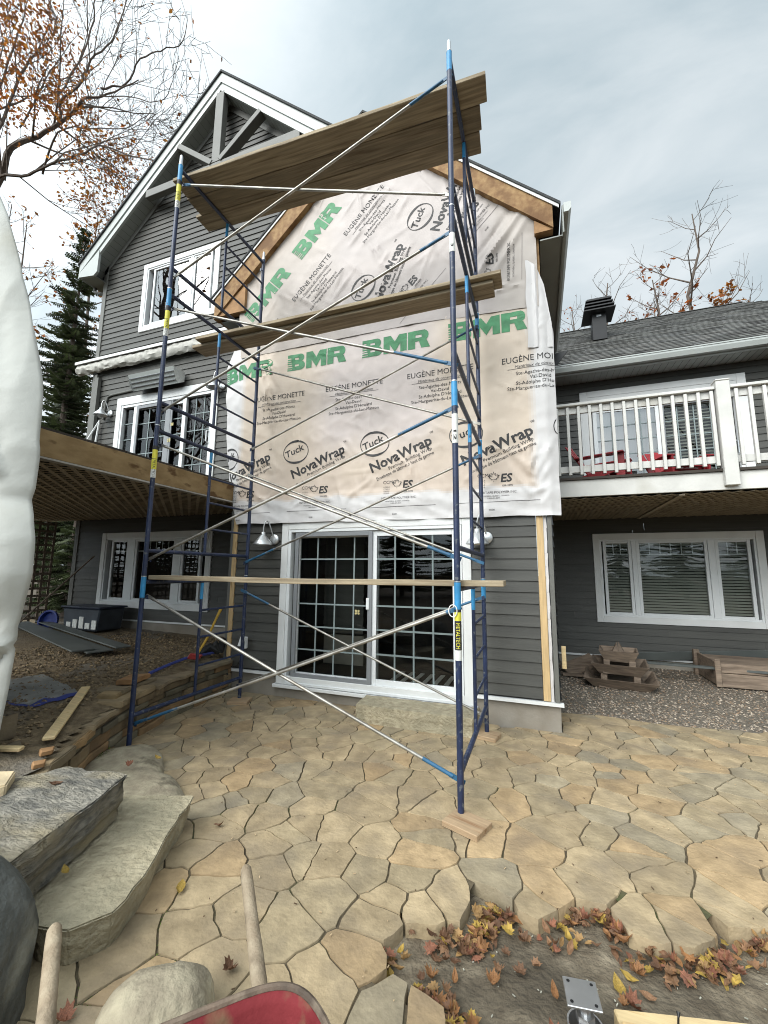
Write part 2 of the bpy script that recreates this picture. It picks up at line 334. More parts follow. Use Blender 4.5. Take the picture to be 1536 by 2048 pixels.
# ================================================================ house
house = thing('house', 'dark grey clapboard house with white framed windows and a gabled wing stripped for new siding', 'house', (1.0, 4.0, 0))
PITCH = .122
def siding(name, org, d, n, x0f, x1f, z0, z1, holes=(), parent=house, label=None, off=0.0):
    """lapped boards: org + d*u, outward normal n"""
    b = MB(); d = Vector(d); n = Vector(n); o = Vector(org); z = z0
    rr = random.Random(int(abs(o.x*31+o.y*17+z0*7)*10))
    while z < z1-.01:
        zt = min(z+PITCH, z1)
        cuts = sorted({z, zt} | {h for q in holes for h in (q[2], q[3]) if z < h < zt})
        joints = [rr.uniform(-8, 12) for _ in range(5)]
        base = rr.uniform(.9, 1.06)
        for a, c in zip(cuts, cuts[1:]):
            xa0, xa1, xc0, xc1 = x0f(a), x1f(a), x0f(c), x1f(c)
            iv = [(xa0, xa1, xc0, xc1)]
            for q in holes:
                if q[2] < (a+c)/2 < q[3]:
                    nv = []
                    for (p0, p1, r0, r1) in iv:
                        if q[1] <= p0 or q[0] >= p1: nv.append((p0, p1, r0, r1)); continue
                        if q[0] > p0: nv.append((p0, q[0], r0, q[0]))
                        if q[1] < p1: nv.append((q[1], p1, q[1], r1))
                    iv = nv
            fa = .016*(1-(a-z)/PITCH)+.002; fc = .016*(1-(c-z)/PITCH)+.002
            for (p0, p1, r0, r1) in iv:
                if p1-p0 < .005 and r1-r0 < .005: continue
                js = [j for j in joints if p0+.3 < j < p1-.3]
                pts = [p0]+sorted(js)+[p1]
                for k in range(len(pts)-1):
                    u0, u1 = pts[k], pts[k+1]
                    w0 = r0 if k == 0 else u0; w1 = r1 if k == len(pts)-2 else u1
                    tv = base*rr.uniform(.94, 1.05); tv = (tv, tv, tv)
                    g0 = .0015 if k else 0
                    A = o+d*(u0+g0)+n*fa; B = o+d*u1+n*fa; C = o+d*w1+n*fc; E = o+d*(w0+g0)+n*fc
                    A.z = B.z = a; C.z = E.z = c
                    b.quad(A, B, C, E, 0, tv)
                    if a == z:
                        A2 = A-n*fa; B2 = B-n*fa; b.quad(A2, B2, B, A, 0, tv)
        z = zt
    return b.build(name, mt['siding'], parent, label=label, fixn=False)
def frame_rect(b, x0, x1, z0, z1, w, y0, y1, m=0, wb=None, wt=None):
    wb = w if wb is None else wb; wt = w if wt is None else wt
    b.box(x0, x0+w, y0, y1, z0, z1, m); b.box(x1-w, x1, y0, y1, z0, z1, m)
    b.box(x0+w, x1-w, y0+.0015, y1, z1-wt, z1, m); b.box(x0+w, x1-w, y0+.0015, y1, z0, z0+wb, m)
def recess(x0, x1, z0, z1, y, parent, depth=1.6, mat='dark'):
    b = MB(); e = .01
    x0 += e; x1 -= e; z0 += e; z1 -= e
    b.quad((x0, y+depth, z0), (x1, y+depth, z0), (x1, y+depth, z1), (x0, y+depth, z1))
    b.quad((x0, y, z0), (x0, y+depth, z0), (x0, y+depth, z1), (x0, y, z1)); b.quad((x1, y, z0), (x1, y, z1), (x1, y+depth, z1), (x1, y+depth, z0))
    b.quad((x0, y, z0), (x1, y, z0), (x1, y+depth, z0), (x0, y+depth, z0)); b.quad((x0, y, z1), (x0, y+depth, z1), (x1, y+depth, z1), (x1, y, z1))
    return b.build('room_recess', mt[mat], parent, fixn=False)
def blinds(x0, x1, z0, z1, y, parent, mat='blind', step=.048, tilt=.018):
    b = MB(); z = z1
    b.box(x0, x1, y-.02, y+.03, z1-.05, z1)
    z -= .06
    while z > z0+.02:
        b.quad((x0, y-.02, z-tilt), (x1, y-.02, z-tilt), (x1, y+.02, z+tilt), (x0, y+.02, z+tilt)); z -= step
    return b.build('blind', mt[mat], parent, fixn=False)
def muntins(x0, x1, z0, z1, y, nx, nz_, parent, mat='muntin', w=.018, zs=None):
    b = MB()
    for i in range(1, nx):
        x = x0+(x1-x0)*i/nx; b.box(x-w/2, x+w/2, y-.006, y+.004, z0, z1)
    zl = zs if zs is not None else [z0+(z1-z0)*j/nz_ for j in range(1, nz_)]
    for z in zl: b.box(x0, x1, y-.0075, y+.0025, z-w/2, z+w/2)
    return b.build('muntins', mt[mat], parent)
def pane(x0, x1, z0, z1, y, parent, mat='glass'):
    b = MB(); b.quad((x0, y, z0), (x1, y, z0), (x1, y, z1), (x0, y, z1)); return b.build('pane', mt[mat], parent, fixn=False)
# ---- openings
AD = (.42, 2.78, .20, 2.16)                    # addition door hole
LD = (-4.46, -2.04, 2.86, 5.0)                 # left upper door
LW = (-4.50, -1.96, .98, 2.20)                 # left lower window
UW = (-4.10, -2.22, 6.70, 8.06)                # left upper window
RW_ = (4.68, 6.98, .86, 2.20)                  # right lower window
RDR = (4.60, 6.97, 2.86, 4.95)                 # right upper door
# ---- addition
XL, XR = -.52, 3.765
siding('siding', (0, D, 0), (1, 0, 0), (0, -1, 0), lambda z: -.43, lambda z: AD[0]-.06, .29, 2.46)
siding('siding', (.001, D, 0), (1, 0, 0), (0, -1, 0), lambda z: AD[1]+.06, lambda z: 3.595, .29, 2.46)
b = MB(); b.box(XL, XR, D+.02, D+.20, -.14, .24); b.box(XR-.2, XR, D+.2, WW-.02, -.14, .24); b.box(XL, XL+.2, D+.2, MW-.02, -.14, .24)
b.build('foundation', mt['concrete'], house, bevel=.008)
for xa, xb in ((XL-.16, AD[0]-.10), (AD[1]+.10, XR+.03)):
    b = MB(); b.box(xa, xb, D-.035, D+.02, .235, .268); b.build('sill_flashing', mt['white'], house)
b = MB(); b.box(3.60, 3.672, D-.018, D+.02, .275, 2.42); b.build('corner_stud', mt['pine'], house, bevel=.004, label='bare pine corner stud exposed where the corner board was taken off')
b = MB()
z = .27
while z < 2.4:
    zt = min(z+.14, 2.42); q = random.uniform(-.006, .006)
    b.quad((3.674, D-.004+q, z), (3.705+q, D-.008, z), (3.702-q, D-.009, zt), (3.674, D-.003, zt)); z = zt
b.build('torn_membrane', mt['wrap'], house, fixn=False)
b = MB(); b.box(3.712, 3.758, D-.022, D+.03, .27, 2.42); b.build('corner_board', mt['corner'], house, bevel=.003)
b = MB(); b.box(-.512, -.44, D-.016, D+.02, .27, 2.45); b.build('corner_stud', mt['pine'], house, bevel=.004, label='bare pine stud at the left corner of the stripped wing')
b = MB(); b.box(-.565, -.516, D-.005, D+.03, .27, 2.45); b.build('corner_board', mt['corner'], house, bevel=.003)
siding('siding', (XR-.004, 0, 0), (0, 1, 0), (1, 0, 0), lambda z: D+.03, lambda z: WW, .29, 5.6)
siding('siding', (XL-.004, 0, 0), (0, -1, 0), (-1, 0, 0), lambda z: -MW, lambda z: -D-.03, .29, 5.6)
PK = (1.46, 8.25); SL = .925
rz = lambda x: PK[1]-SL*abs(x-PK[0])
b = MB(); b.prism([(XL, D+.006, 2.4), (XR, D+.006, 2.4), (XR, D+.006, rz(XR)-.3), (PK[0], D+.006, PK[1]-.3), (XL, D+.006, rz(XL)-.3)], (0, .02, 0))
b.build('sheathing', mt['osb'], house)
def slope_roof(name, pk, sl, x0, x1, y0, y1, th, parent, mat):
    b = MB()
    for xe in (x0, x1):
        zt = pk[1]-sl*abs(xe-pk[0])
        b.prism([(pk[0], y0, pk[1]), (xe, y0, zt), (xe, y0, zt-th), (pk[0], y0, pk[1]-th)], (0, y1-y0, 0))
    return b.build(name, mt[mat], parent)
slope_roof('roof', (PK[0], PK[1]+.03), SL, -1.12, 4.02, 1.70, 9.0, .035, house, 'shingledark')
b = MB()
for s_, xe in ((-1, -1.10), (1, 4.0)):       # drip edge, then rough rake board
    b.prism([(PK[0], 1.715, PK[1]-.007), (xe, 1.715, rz(xe)-.007), (xe, 1.715, rz(xe)-.05), (PK[0], 1.715, PK[1]-.05)], (0, .012, 0))
b.build('drip_edge', mt['white'], house)
b = MB()
for s_, xe, lo in ((-1, -1.06, .40), (1, 3.93, .34)):
    xm = PK[0]+s_*1.3
    b.prism([(PK[0], 1.73, PK[1]-.052), (xm, 1.73, rz(xm)-.052), (xm, 1.73, rz(xm)-lo), (PK[0], 1.73, PK[1]-lo)], (0, .125, 0))
    b.prism([(xm+.004*s_, 1.732, rz(xm)-.054), (xe, 1.732, rz(xe)-.052), (xe, 1.732, rz(xe)-lo), (xm+.004*s_, 1.732, rz(xm)-lo)], (0, .125, 0))
b.build('rake_board', mt['osb'], house, label='stained rough particle board rake with its covering taken off')
b = MB(); b.prism([(-1.05, 1.76, rz(-1.05)-.36), (-.5, 1.76, rz(-1.05)-.36), (-.5, 1.76, rz(-.5)-.42)], (0, .10, 0)); b.build('lookout_block', mt['barkwood'], house)
b = MB(); b.box(-1.05, -1.02, 1.86, MW, rz(-1.05)-.40, rz(-1.05)-.05); b.build('fascia', mt['barkwood'], house)
b = MB(); b.prism([(3.93, 1.76, rz(3.93)-.34), (3.72, 1.76, rz(3.93)-.34), (3.72, 1.76, rz(3.72)-.36)], (0, .10, 0))
b.build('lookout_block', mt['barkwood'], house)
b = MB(); b.box(-1.02, -.52, 1.87, MW, rz(-1.05)-.40, rz(-1.05)-.385); b.build('soffit', mt['soffit'], house)
b = MB(); b.box(3.78, 4.03, 1.80, 5.06, rz(4.0)-.36, rz(4.0)-.345); b.box(4.03, 4.045, 1.72, 5.06, rz(4.0)-.38, rz(4.0)-.03)
b.build('soffit', mt['soffit'], house)
b = MB(); b.prism([(4.048, 1.70, rz(4.0)-.02), (4.13, 1.70, rz(4.0)-.02), (4.13, 1.70, rz(4.0)-.10), (4.10, 1.70, rz(4.0)-.14), (4.048, 1.70, rz(4.0)-.14)], (0, 3.35, 0))
b.build('gutter', mt['alu'], house, label='pale gutter along the right eave of the stripped wing')
# ---- addition sliding door
door = MB(); frame_rect(door, AD[0]-.095, AD[1]+.10, AD[2]-.055, AD[3]+.09, .10, D-.035, D+.02)
door.box(AD[0]-.13, AD[1]+.14, D-.06, D+.02, .10, AD[2]-.058)
door = door.build('sliding_door', mt['white'], house, bevel=.004, label='white double sliding patio door at ground level behind the scaffold')
b = MB(); frame_rect(b, AD[0]+.006, AD[1]-.006, AD[2]-.05, AD[3]-.004, .045, D-.028, D+.07, wb=.06)
b.box(AD[0]+.052, AD[1]-.052, D-.05, D-.03, AD[2]-.052, AD[2]-.02); b.build('track_frame', mt['vinyl'], door, bevel=.003)
b = MB(); frame_rect(b, 1.640, AD[1]-.055, AD[2]+.012, AD[3]-.052, .068, D+.0, D+.04, wb=.10); b.build('sash', mt['vinyl'], door, bevel=.003)
b = MB(); frame_rect(b, AD[0]+.085, 1.715, AD[2]+.012, AD[3]-.052, .07, D+.044, D+.085, wb=.08); b.build('sash', mt['vinyl'], door, bevel=.003)
b = MB(); frame_rect(b, .535, 1.655, AD[2]+.016, AD[3]-.055, .055, D-.026, D-.004, wb=.075); b.build('screen_frame', mt['greyscreen'], door, bevel=.002)
pane(1.70, 2.66, .30, 2.05, D+.022, door); pane(.56, 1.66, .27, 2.05, D+.062, door)
muntins(1.708, 2.657, .312, 2.04, D+.018, 4, 6, door, 'muntin', .020); muntins(.575, 1.645, .29, 2.045, D+.056, 4, 6, door, 'muntin_dim', .018)
recess(AD[0], AD[1], .19, 2.16, D+.09, door, 3.0)
b = MB(); b.box(1.585, 1.625, D-.04, D-.024, 1.13, 1.27); b.build('handle', mt['vinyl'], door, bevel=.004)
def butterfly(x, z, y, r, parent):
    b = MB()
    for s_ in (-1, 1):
        for dz in (-1, 1):
            pts = [(x+s_*r*.08, y, z)]+[(x+s_*r*(.5+.42*math.cos(a)), y, z+dz*r*(.42+.38*math.sin(a))) for a in [i*math.pi/5-1.2 for i in range(9)]]
            b.add(pts, [tuple(range(len(pts)))])
    return b.build('butterfly_sticker', mt['decal'], parent, fixn=False)
butterfly(1.431, 1.086, D+.052, .038, door)
b = MB()
for k in range(7): b.box(1.75+k*.14, 1.81+k*.14, D+.35, D+.9, .215, .22)
b.build('striped_mat', mt['stickerwhite'], door)
# ---- main house, left part
MX0, MX1 = -5.43, 1.10; MPK = (-2.15, 11.83); MSL = .92
mzs = lambda x: MPK[1]-.43-MSL*abs(x-MPK[0])
x0f = lambda z: max(MX0, MPK[0]-(MPK[1]-.43-z)/MSL) if z > 8 else MX0
x1f = lambda z: min(MX1, MPK[0]+(MPK[1]-.43-z)/MSL) if z > 8 else MX1
siding('siding', (0, MW, 0), (1, 0, 0), (0, -1, 0), lambda z: x0f(z)+.09, lambda z: x1f(z), .66, 11.3, [LD, LW, UW])
siding('siding', (MX0, 0, 0), (0, -1, 0), (-1, 0, 0), lambda z: -12, lambda z: -MW-.03, .66, 8.3)
b = MB(); b.box(MX0, MX1, MW+.015, MW+.2, -.1, .63); b.build('foundation', mt['concrete'], house)
b = MB(); b.box(MX0, -.55, MW-.03, MW+.014, .632, .66); b.build('sill_flashing', mt['white'], house)
b = MB(); b.box(MX0-.015, MX0+.10, MW-.03, MW+.05, .66, 8.5); b.box(MX0-.02, MX0+.012, MW+.05, MW+.12, .66, 8.3); b.build('corner_board', mt['corner'], house, bevel=.004)
b = MB(); b.box(-1.56, -1.45, MW-.028, MW+.02, 5.3, 7.2); b.build('corner_board', mt['corner'], house, bevel=.004)
b = MB()
for s_ in (-1, 1):
    xe = MPK[0]+s_*3.3
    b.prism([(MPK[0], MW-.03, mzs(MPK[0])), (xe, MW-.03, mzs(xe)), (xe, MW-.03, mzs(xe)-.15), (MPK[0], MW-.03, mzs(MPK[0])-.15)], (0, .045, 0))
b.build('frieze_board', mt['corner'], house)
b = MB(); b.box(-1.02, -.86, MW-.10, MW-.01, 6.9, 7.55); b.build('bracket', mt['corner'], house, bevel=.004)
FZ = 2.58; EX0, EX1 = -5.86, 1.56
moz = lambda x: MPK[1]-MSL*abs(x-MPK[0])
slope_roof('roof', (MPK[0], MPK[1]+.045), MSL, EX0-.03, EX1+.03, FZ-.03, 12.0, .05, house, 'shingledark')
b = MB()
for s_, xe in ((-1, EX0), (1, EX1)):
    P_ = MPK[0]
    b.prism([(P_, FZ, moz(P_)-.008), (xe, FZ, moz(xe)-.008), (xe, FZ, moz(xe)-.23), (P_, FZ, moz(P_)-.23)], (0, .05, 0))
    b.prism([(P_, FZ+.024, moz(P_)-.232), (xe, FZ+.024, moz(xe)-.232), (xe, FZ+.024, moz(xe)-.30), (P_, FZ+.024, moz(P_)-.30)], (0, .03, 0))
    b.prism([(P_, FZ+.010, moz(P_)-.302), (xe-s_*.35, FZ+.010, moz(xe-s_*.35)-.302), (xe-s_*.35, FZ+.010, moz(xe-s_*.35)-.425), (P_, FZ+.010, moz(P_)-.425)], (0, .05, 0))
zb = moz(EX0)-.30
b.prism([(EX0+.004, FZ-.004, zb+.06), (EX0+.60, FZ-.004, zb+.50), (EX0+.60, FZ-.004, zb-.02), (EX0+.50, FZ-.004, zb-.10), (EX0+.004, FZ-.004, zb-.03)], (0, .05, 0))
b.box(EX0, EX0+.02, FZ+.05, 11.9, zb-.03, moz(EX0)-.01)
b.build('fascia', mt['alu'], house)
b = MB(); n_ = 34
for s_, xe in ((-1, EX0+.05), (1, EX1)):
    for k in range(n_):
        xa = MPK[0]+(xe-MPK[0])*k/n_; xb = MPK[0]+(xe-MPK[0])*(k+.93)/n_; xc = MPK[0]+(xe-MPK[0])*(k+1)/n_
        b.quad((xa, FZ+.055, mzs(xa)), (xb, FZ+.055, mzs(xb)), (xb, MW+.02, mzs(xb)), (xa, MW+.02, mzs(xa)))
        b.quad((xb, FZ+.055, mzs(xb)+.006), (xc, FZ+.055, mzs(xc)+.006), (xc, MW+.02, mzs(xc)+.006), (xb, MW+.02, mzs(xb)+.006))
b.build('soffit', mt['soffit'], house, fixn=False)
b = MB(); b.box(EX0+.03, MX0+.02, FZ+.05, 11.9, zb-.055, zb-.04); b.build('soffit', mt['soffit'], house)
b = MB(); b.box(-4.02, -.20, FZ+.012, FZ+.13, 9.52, 9.70); b.box(MPK[0]-.10, MPK[0]+.10, FZ+.004, FZ+.14, 9.702, 11.36)
b.bar((-2.25, FZ+.075, 9.72), (-3.18, FZ+.075, 10.47), .11, .17, (0, -1, 0)); b.bar((-2.05, FZ+.075, 9.72), (-1.12, FZ+.075, 10.47), .11, .17, (0, -1, 0))
b.build('gable_truss', mt['corner'], house, bevel=.006, label='grey painted decorative timber truss under the tall gable')
b = MB(); b.tube([(EX0+.06, FZ+.35, zb-.06), (EX0+.06, FZ+.35, zb-.16), (EX0+.30, FZ+.35, zb-.26), (MX0-.05, MW-.04, zb-.35)], .035, 8); b.build('downspout', mt['corner'], house)
b = MB(); b.box(MX0+.17, MX0+.27, MW-.10, MW-.03, 2.9, 5.70)
b.build('downspout', mt['corner'], house)
# upper window
def casement(name, T, y, sashes, parent, lab, grid=None, gmat='glass', blind=True, tw=.11, head=.0):
    x0, x1, z0, z1 = T
    b = MB(); frame_rect(b, x0, x1, z0, z1, tw, y-.035, y+.02, wt=tw+head); w = b.build(name, mt['white'], parent, bevel=.004, label=lab)
    ix0, ix1, iz0, iz1 = x0+tw, x1-tw, z0+tw, z1-tw-head
    b = MB(); frame_rect(b, ix0-.004, ix1+.004, iz0-.004, iz1+.004, .035, y-.02, y+.09); b.build('window_frame', mt['vinyl'], w, bevel=.003)
    for (fa, fb) in sashes:
        a = x0+(x1-x0)*fa; c = x0+(x1-x0)*fb
        b = MB(); frame_rect(b, a-.05, c+.05, iz0+.02, iz1-.02, .05, y-.004, y+.05); b.build('sash', mt['vinyl'], w, bevel=.004)
        pane(a-.005, c+.005, iz0+.065, iz1-.065, y+.02, w, gmat)
        if grid:
            nx = grid[0] if (c-a) < .7 else grid[1]
            zt = iz1-.07; zl = zt-(iz1-iz0)*.15
            b = MB()
            for i in range(1, nx):
                x = a+(c-a)*i/nx; b.box(x-.008, x+.008, y+.026, y+.034, zl, zt)
            b.box(a, c, y+.0245, y+.0325, zl-.009, zl+.009); b.build('muntins', mt['vinyl'], w)
        if blind: blinds(a-.02, c+.02, iz0+.05, iz1-.05, y+.075, w)
    for (s0, s1) in zip(sashes, sashes[1:]):
        b = MB(); b.box(x0+(x1-x0)*s0[1]+.052, x0+(x1-x0)*s1[0]-.052, y-.012, y+.05, iz0+.03, iz1-.03); b.build('mullion', mt['vinyl'], w, bevel=.003)
    recess(ix0, ix1, iz0, iz1, y+.10, w, .8)
    return w
casement('window', (-4.20, -2.13, 6.59, 8.17), MW, [(.155, .60), (.69, .875)], house, 'white framed window high in the tall gable mirroring bare trees', None, 'glassr')
casement('window', (-4.62, -1.84, .87, 2.31), MW, [(.11, .24), (.34, .67), (.76, .89)], house, 'three pane white window in the shade under the left deck', (3, 6), 'glass', False)
casement('window', (4.565, 7.09, .74, 2.32), WW, [(.085, .225), (.295, .675), (.755, .91)], house, 'three pane white window with closed blinds under the balcony', (3, 6), 'glassm')
# left upper sliding door
b = MB(); frame_rect(b, -4.60, -1.93, 2.86, 5.16, .13, MW-.035, MW+.02, wt=.17); ld = b.build('sliding_door', mt['white'], house, bevel=.004, label='white sliding door above the left deck under the rolled awning')
b = MB(); frame_rect(b, -4.472, -2.058, 2.86, 4.995, .05, MW-.02, MW+.07, wt=.06); b.build('track_frame', mt['vinyl'], ld, bevel=.003)
b = MB(); frame_rect(b, -4.10, -2.72, 2.9, 4.93, .075, MW+.03, MW+.06, wb=.1); b.box(-4.115, -4.03, MW-.012, MW+.028, 2.9, 4.93); b.box(-2.80, -2.715, MW-.012, MW+.028, 2.9, 4.93); b.build('sash', mt['vinyl'], ld, bevel=.003)
b = MB(); frame_rect(b, -4.025, -3.05, 2.9, 4.925, .06, MW-.02, MW-.004); b.box(-3.22, -3.09, MW-.025, MW-.0, 2.9, 4.92); b.build('screen_frame', mt['greyscreen'], ld, bevel=.002)
pane(-4.42, -4.10, 2.9, 4.94, MW+.05, ld); pane(-4.03, -2.78, 2.95, 4.88, MW+.045, ld); pane(-2.72, -2.1, 2.9, 4.94, MW+.05, ld)
muntins(-4.42, -4.11, 2.9, 4.93, MW+.044, 1, 6, ld); muntins(-4.03, -2.80, 2.95, 4.87, MW+.039, 4, 6, ld, 'muntin_dim'); muntins(-2.71, -2.11, 2.9, 4.93, MW+.044, 3, 6, ld)
recess(-4.46, -2.06, 2.87, 5.0, MW+.09, ld, 3.0)
butterfly(-3.02, 4.42, MW-.03, .04, ld); butterfly(-3.07, 4.10, MW-.03, .045, ld)
b = MB(); b.tube([(-2.10, MW-.03, 3.95), (-2.10, MW-.08, 3.97), (-2.10, MW-.08, 4.17), (-2.10, MW-.03, 4.19)], .012, 6); b.build('handle', mt['vinyl'], ld, smooth=True)
# ---- right wing
siding('siding', (0, WW, 0), (1, 0, 0), (0, -1, 0), lambda z: XR+.01, lambda z: 12.0, .175, 5.36, [RDR, RW_])
siding('siding', (12.0, 0, 0), (0, 1, 0), (1, 0, 0), lambda z: WW, lambda z: 12, .175, 5.36)
b = MB(); b.box(XR+.01, 12.0, WW+.015, WW+.2, -.16, .14); b.build('foundation', mt['concrete'], house)
b = MB(); b.box(XR+.01, 12.0, WW-.025, WW+.014, .142, .172); b.build('sill_flashing', mt['white'], house)
RS = .734; EY, EZ = 5.03, 5.43; RY, RZ = 9.0, EZ+.734*(9.0-5.03)
RX1 = 8.62
b = MB(); rr = random.Random(3); L_ = math.hypot(RY-EY, RZ-EZ); dy, dz = (RY-EY)/L_, (RZ-EZ)/L_; nyv, nzv = -dz, dy
s_ = 0.0; ci = 0
while s_ < L_:
    s2 = min(s_+.142, L_); fr = s_/L_; fr2 = s2/L_
    xa = 3.2; xb = RX1+(12.6-RX1)*(1-fr); xb2 = RX1+(12.6-RX1)*(1-fr2)
    x = xa-rr.uniform(0, .3)
    while x < xb:
        x2 = min(x+rr.choice((.16, .2, .24, .3, .36)), xb); up = .012+rr.choice((0, 0, .006))
        q = rr.choice((.70, .85, .95, 1.05, 1.2, 1.35)); tv = (q*rr.uniform(.97, 1.03), q, q*rr.uniform(.95, 1.02))
        A = (x, EY+dy*s_+nyv*up, EZ+dz*s_+nzv*up); B = (x2, A[1], A[2]); C = (min(x2, xb2), EY+dy*s2+nyv*.002, EZ+dz*s2+nzv*.002); E_ = (min(x, xb2), C[1], C[2])
        b.quad(A, B, C, E_, 0, tv); b.quad((x, A[1]-nyv*up, A[2]-nzv*up), (x2, A[1]-nyv*up, A[2]-nzv*up), B, A, 0, (q*.8, q*.8, q*.8)); x = x2
    s_ = s2; ci += 1
b.quad((12.6, EY, EZ), (12.6, EY+7.94, EZ), (RX1, RY, RZ), (RX1, RY, RZ)) if False else b.add([(12.6, EY, EZ), (12.6, 2*RY-EY, EZ), (RX1, RY, RZ)], [(0, 1, 2)], 0, (1, 1, 1))
b.add([(3.2, RY, RZ), (RX1, RY, RZ), (12.6, 2*RY-EY, EZ), (3.2, 2*RY-EY, EZ)], [(0, 1, 2, 3)], 0, (1, 1, 1))
x = 3.4
while x < RX1: b.bar((x, RY-.002, RZ-.004), (x+.26, RY-.002, RZ+.0), .10, .012, (0, 0, 1), 0, (1, 1, 1)); x += .25
wing = b.build('roof', mt['shingle'], house, fixn=False, label='grey asphalt shingle roof of the low right wing')
b = MB()
b.prism([(3.9, EY-.005, EZ-.02), (3.9, EY-.125, EZ-.015), (3.9, EY-.125, EZ-.065), (3.9, EY-.095, EZ-.14), (3.9, EY-.005, EZ-.14)], (8.6, 0, 0)); b.box(3.9, 12.5, EY-.135, EY-.115, EZ-.03, EZ-.012)
b.build('gutter', mt['alu'], wing)
b = MB(); b.box(3.78, 12.5, EY, EY+.02, EZ-.17, EZ-.02); b.build('fascia', mt['alu'], wing)
b = MB(); x = 3.8
while x < 12.4:
    b.quad((x, EY+.02, EZ-.165), (x+.095, EY+.02, EZ-.165), (x+.095, WW-.01, EZ-.155), (x, WW-.01, EZ-.155)); b.quad((x+.095, EY+.02, EZ-.158), (x+.105, EY+.02, EZ-.158), (x+.105, WW-.01, EZ-.148), (x+.095, WW-.01, EZ-.148)); x += .105
b.build('soffit', mt['alu'], wing, fixn=False)
b = MB(); b.prism([(4.05, 4.97, 5.70), (4.30, 4.97, 5.74), (4.05, 4.97, 5.42)], (0, .04, 0)); b.build('kickout_flashing', mt['blackmetal'], house)
# right upper door
b = MB(); frame_rect(b, 4.49, 7.10, 2.86, 5.07, .13, WW-.035, WW+.02, wt=.12); b.box(4.62, 6.97, WW-.03, WW+.03, 4.78, 4.948); rd = b.build('sliding_door', mt['white'], house, bevel=.004, label='white sliding door opening onto the balcony')
b = MB(); frame_rect(b, 4.622, 6.968, 2.86, 4.778, .05, WW-.02, WW+.07); b.box(4.66, 6.93, WW-.05, WW-.022, 4.70, 4.73); b.build('track_frame', mt['vinyl'], rd, bevel=.003)
b = MB(); frame_rect(b, 4.70, 5.80, 2.9, 4.70, .07, WW+.0, WW+.04); b.build('sash', mt['vinyl'], rd, bevel=.003)
b = MB(); frame_rect(b, 5.76, 6.90, 2.9, 4.70, .07, WW+.045, WW+.08); b.build('sash', mt['vinyl'], rd, bevel=.003)
b = MB(); frame_rect(b, 5.81, 6.80, 2.9, 4.69, .055, WW-.018, WW-.002); b.build('screen_frame', mt['greyscreen'], rd, bevel=.002)
pane(4.76, 5.74, 2.95, 4.64, WW+.02, rd, 'glassr'); pane(5.82, 6.84, 2.95, 4.64, WW+.062, rd)
muntins(4.77, 5.73, 2.96, 4.63, WW+.014, 4, 6, rd); muntins(5.83, 6.83, 2.96, 4.63, WW+.056, 4, 6, rd, 'muntin_dim')
b = MB()
for k in range(24): b.bar((4.70+k*.046, WW+.16+.02*(k % 2), 2.9), (4.70+k*.046, WW+.16+.02*(k % 2), 4.68), .05, .02, (0, 1, 0))
b.build('curtain', mt['curtain'], rd); blinds(5.80, 6.86, 2.9, 4.66, WW+.13, rd, 'blind', .06)
recess(4.62, 6.97, 2.87, 4.76, WW+.10, rd, 1.5)
b = MB(); b.tube([(6.87, WW-.02, 3.62), (6.87, WW-.09, 3.65), (6.87, WW-.09, 3.85), (6.87, WW-.02, 3.88)], .014, 6); b.build('handle', mt['galv'], rd, smooth=True)
# ---- roof vent
v = thing('roof_vent', 'black louvred metal vent standing on the shingle roof of the right wing', 'roof vent', (5.17, 7.2, 7.05))
b = MB(); b.box(5.02, 5.32, 7.05, 7.35, 6.95, 7.62); b.build('vent_duct', mt['blackmetal'], v, bevel=.006)
b = MB()
for k in range(4):
    e_ = .02*(3-k); b.prism([(4.90-e_, 6.93-e_, 7.60+k*.09), (5.44+e_, 6.93-e_, 7.60+k*.09), (5.44+e_, 7.47+e_, 7.60+k*.09), (4.90-e_, 7.47+e_, 7.60+k*.09)], (0, 0, .035))
    if k < 3: b.box(4.97, 5.37, 7.0, 7.40, 7.636+k*.09, 7.689+k*.09)
b.box(4.93, 5.41, 6.96, 7.44, 7.906, 7.94); b.build('louvre_hood', mt['blackmetal'], v, bevel=.004)
b = MB(); b.box(5.12, 5.22, 7.046, 7.049, 7.52, 7.57); b.build('maker_plate', mt['galv'], v)
# ================================================================ lettering
TXT = {}
def text_tris(s, bold=0.0, shear=0.0, space=1.0):
    """outline of a string at size 1, left on the origin: list of triangles, plus its width"""
    if 'M' in s: bold = 0.0
    key = (s, bold, shear, space)
    if key in TXT: return TXT[key]
    c = bpy.data.curves.new('lettering', 'FONT'); c.body = s; c.size = 1; c.offset = bold; c.shear = shear; c.space_character = space
    c.resolution_u = 2
    o = bpy.data.objects.new('lettering', c); COL.objects.link(o)
    dg = bpy.context.evaluated_depsgraph_get(); me = bpy.data.meshes.new_from_object(o.evaluated_get(dg))
    me.calc_loop_triangles()
    vs = [(v.co.x, v.co.y) for v in me.vertices]
    tr = [tuple(vs[i] for i in t.vertices) for t in me.loop_triangles]
    bpy.data.objects.remove(o); bpy.data.curves.remove(c); bpy.data.meshes.remove(me)
    xs = [p[0] for t in tr for p in t] or [0]
    x0 = min(xs); tr = [tuple((p[0]-x0, p[1]) for p in t) for t in tr]
    TXT[key] = (tr, max(xs)-x0); return TXT[key]
def raster(fn, w, h, nx, ny):
    out = []
    for j in range(ny):
        y = (j+.5)*h/ny; i = 0
        while i < nx:
            if fn((i+.5)*w/nx, y):
                k = i
                while k < nx and fn((k+.5)*w/nx, y): k += 1
                a, c, y0, y1 = i*w/nx, k*w/nx, j*h/ny, (j+1)*h/ny
                out += [((a, y0), (c, y0), (c, y1)), ((a, y0), (c, y1), (a, y1))]; i = k
            else: i += 1
    return out
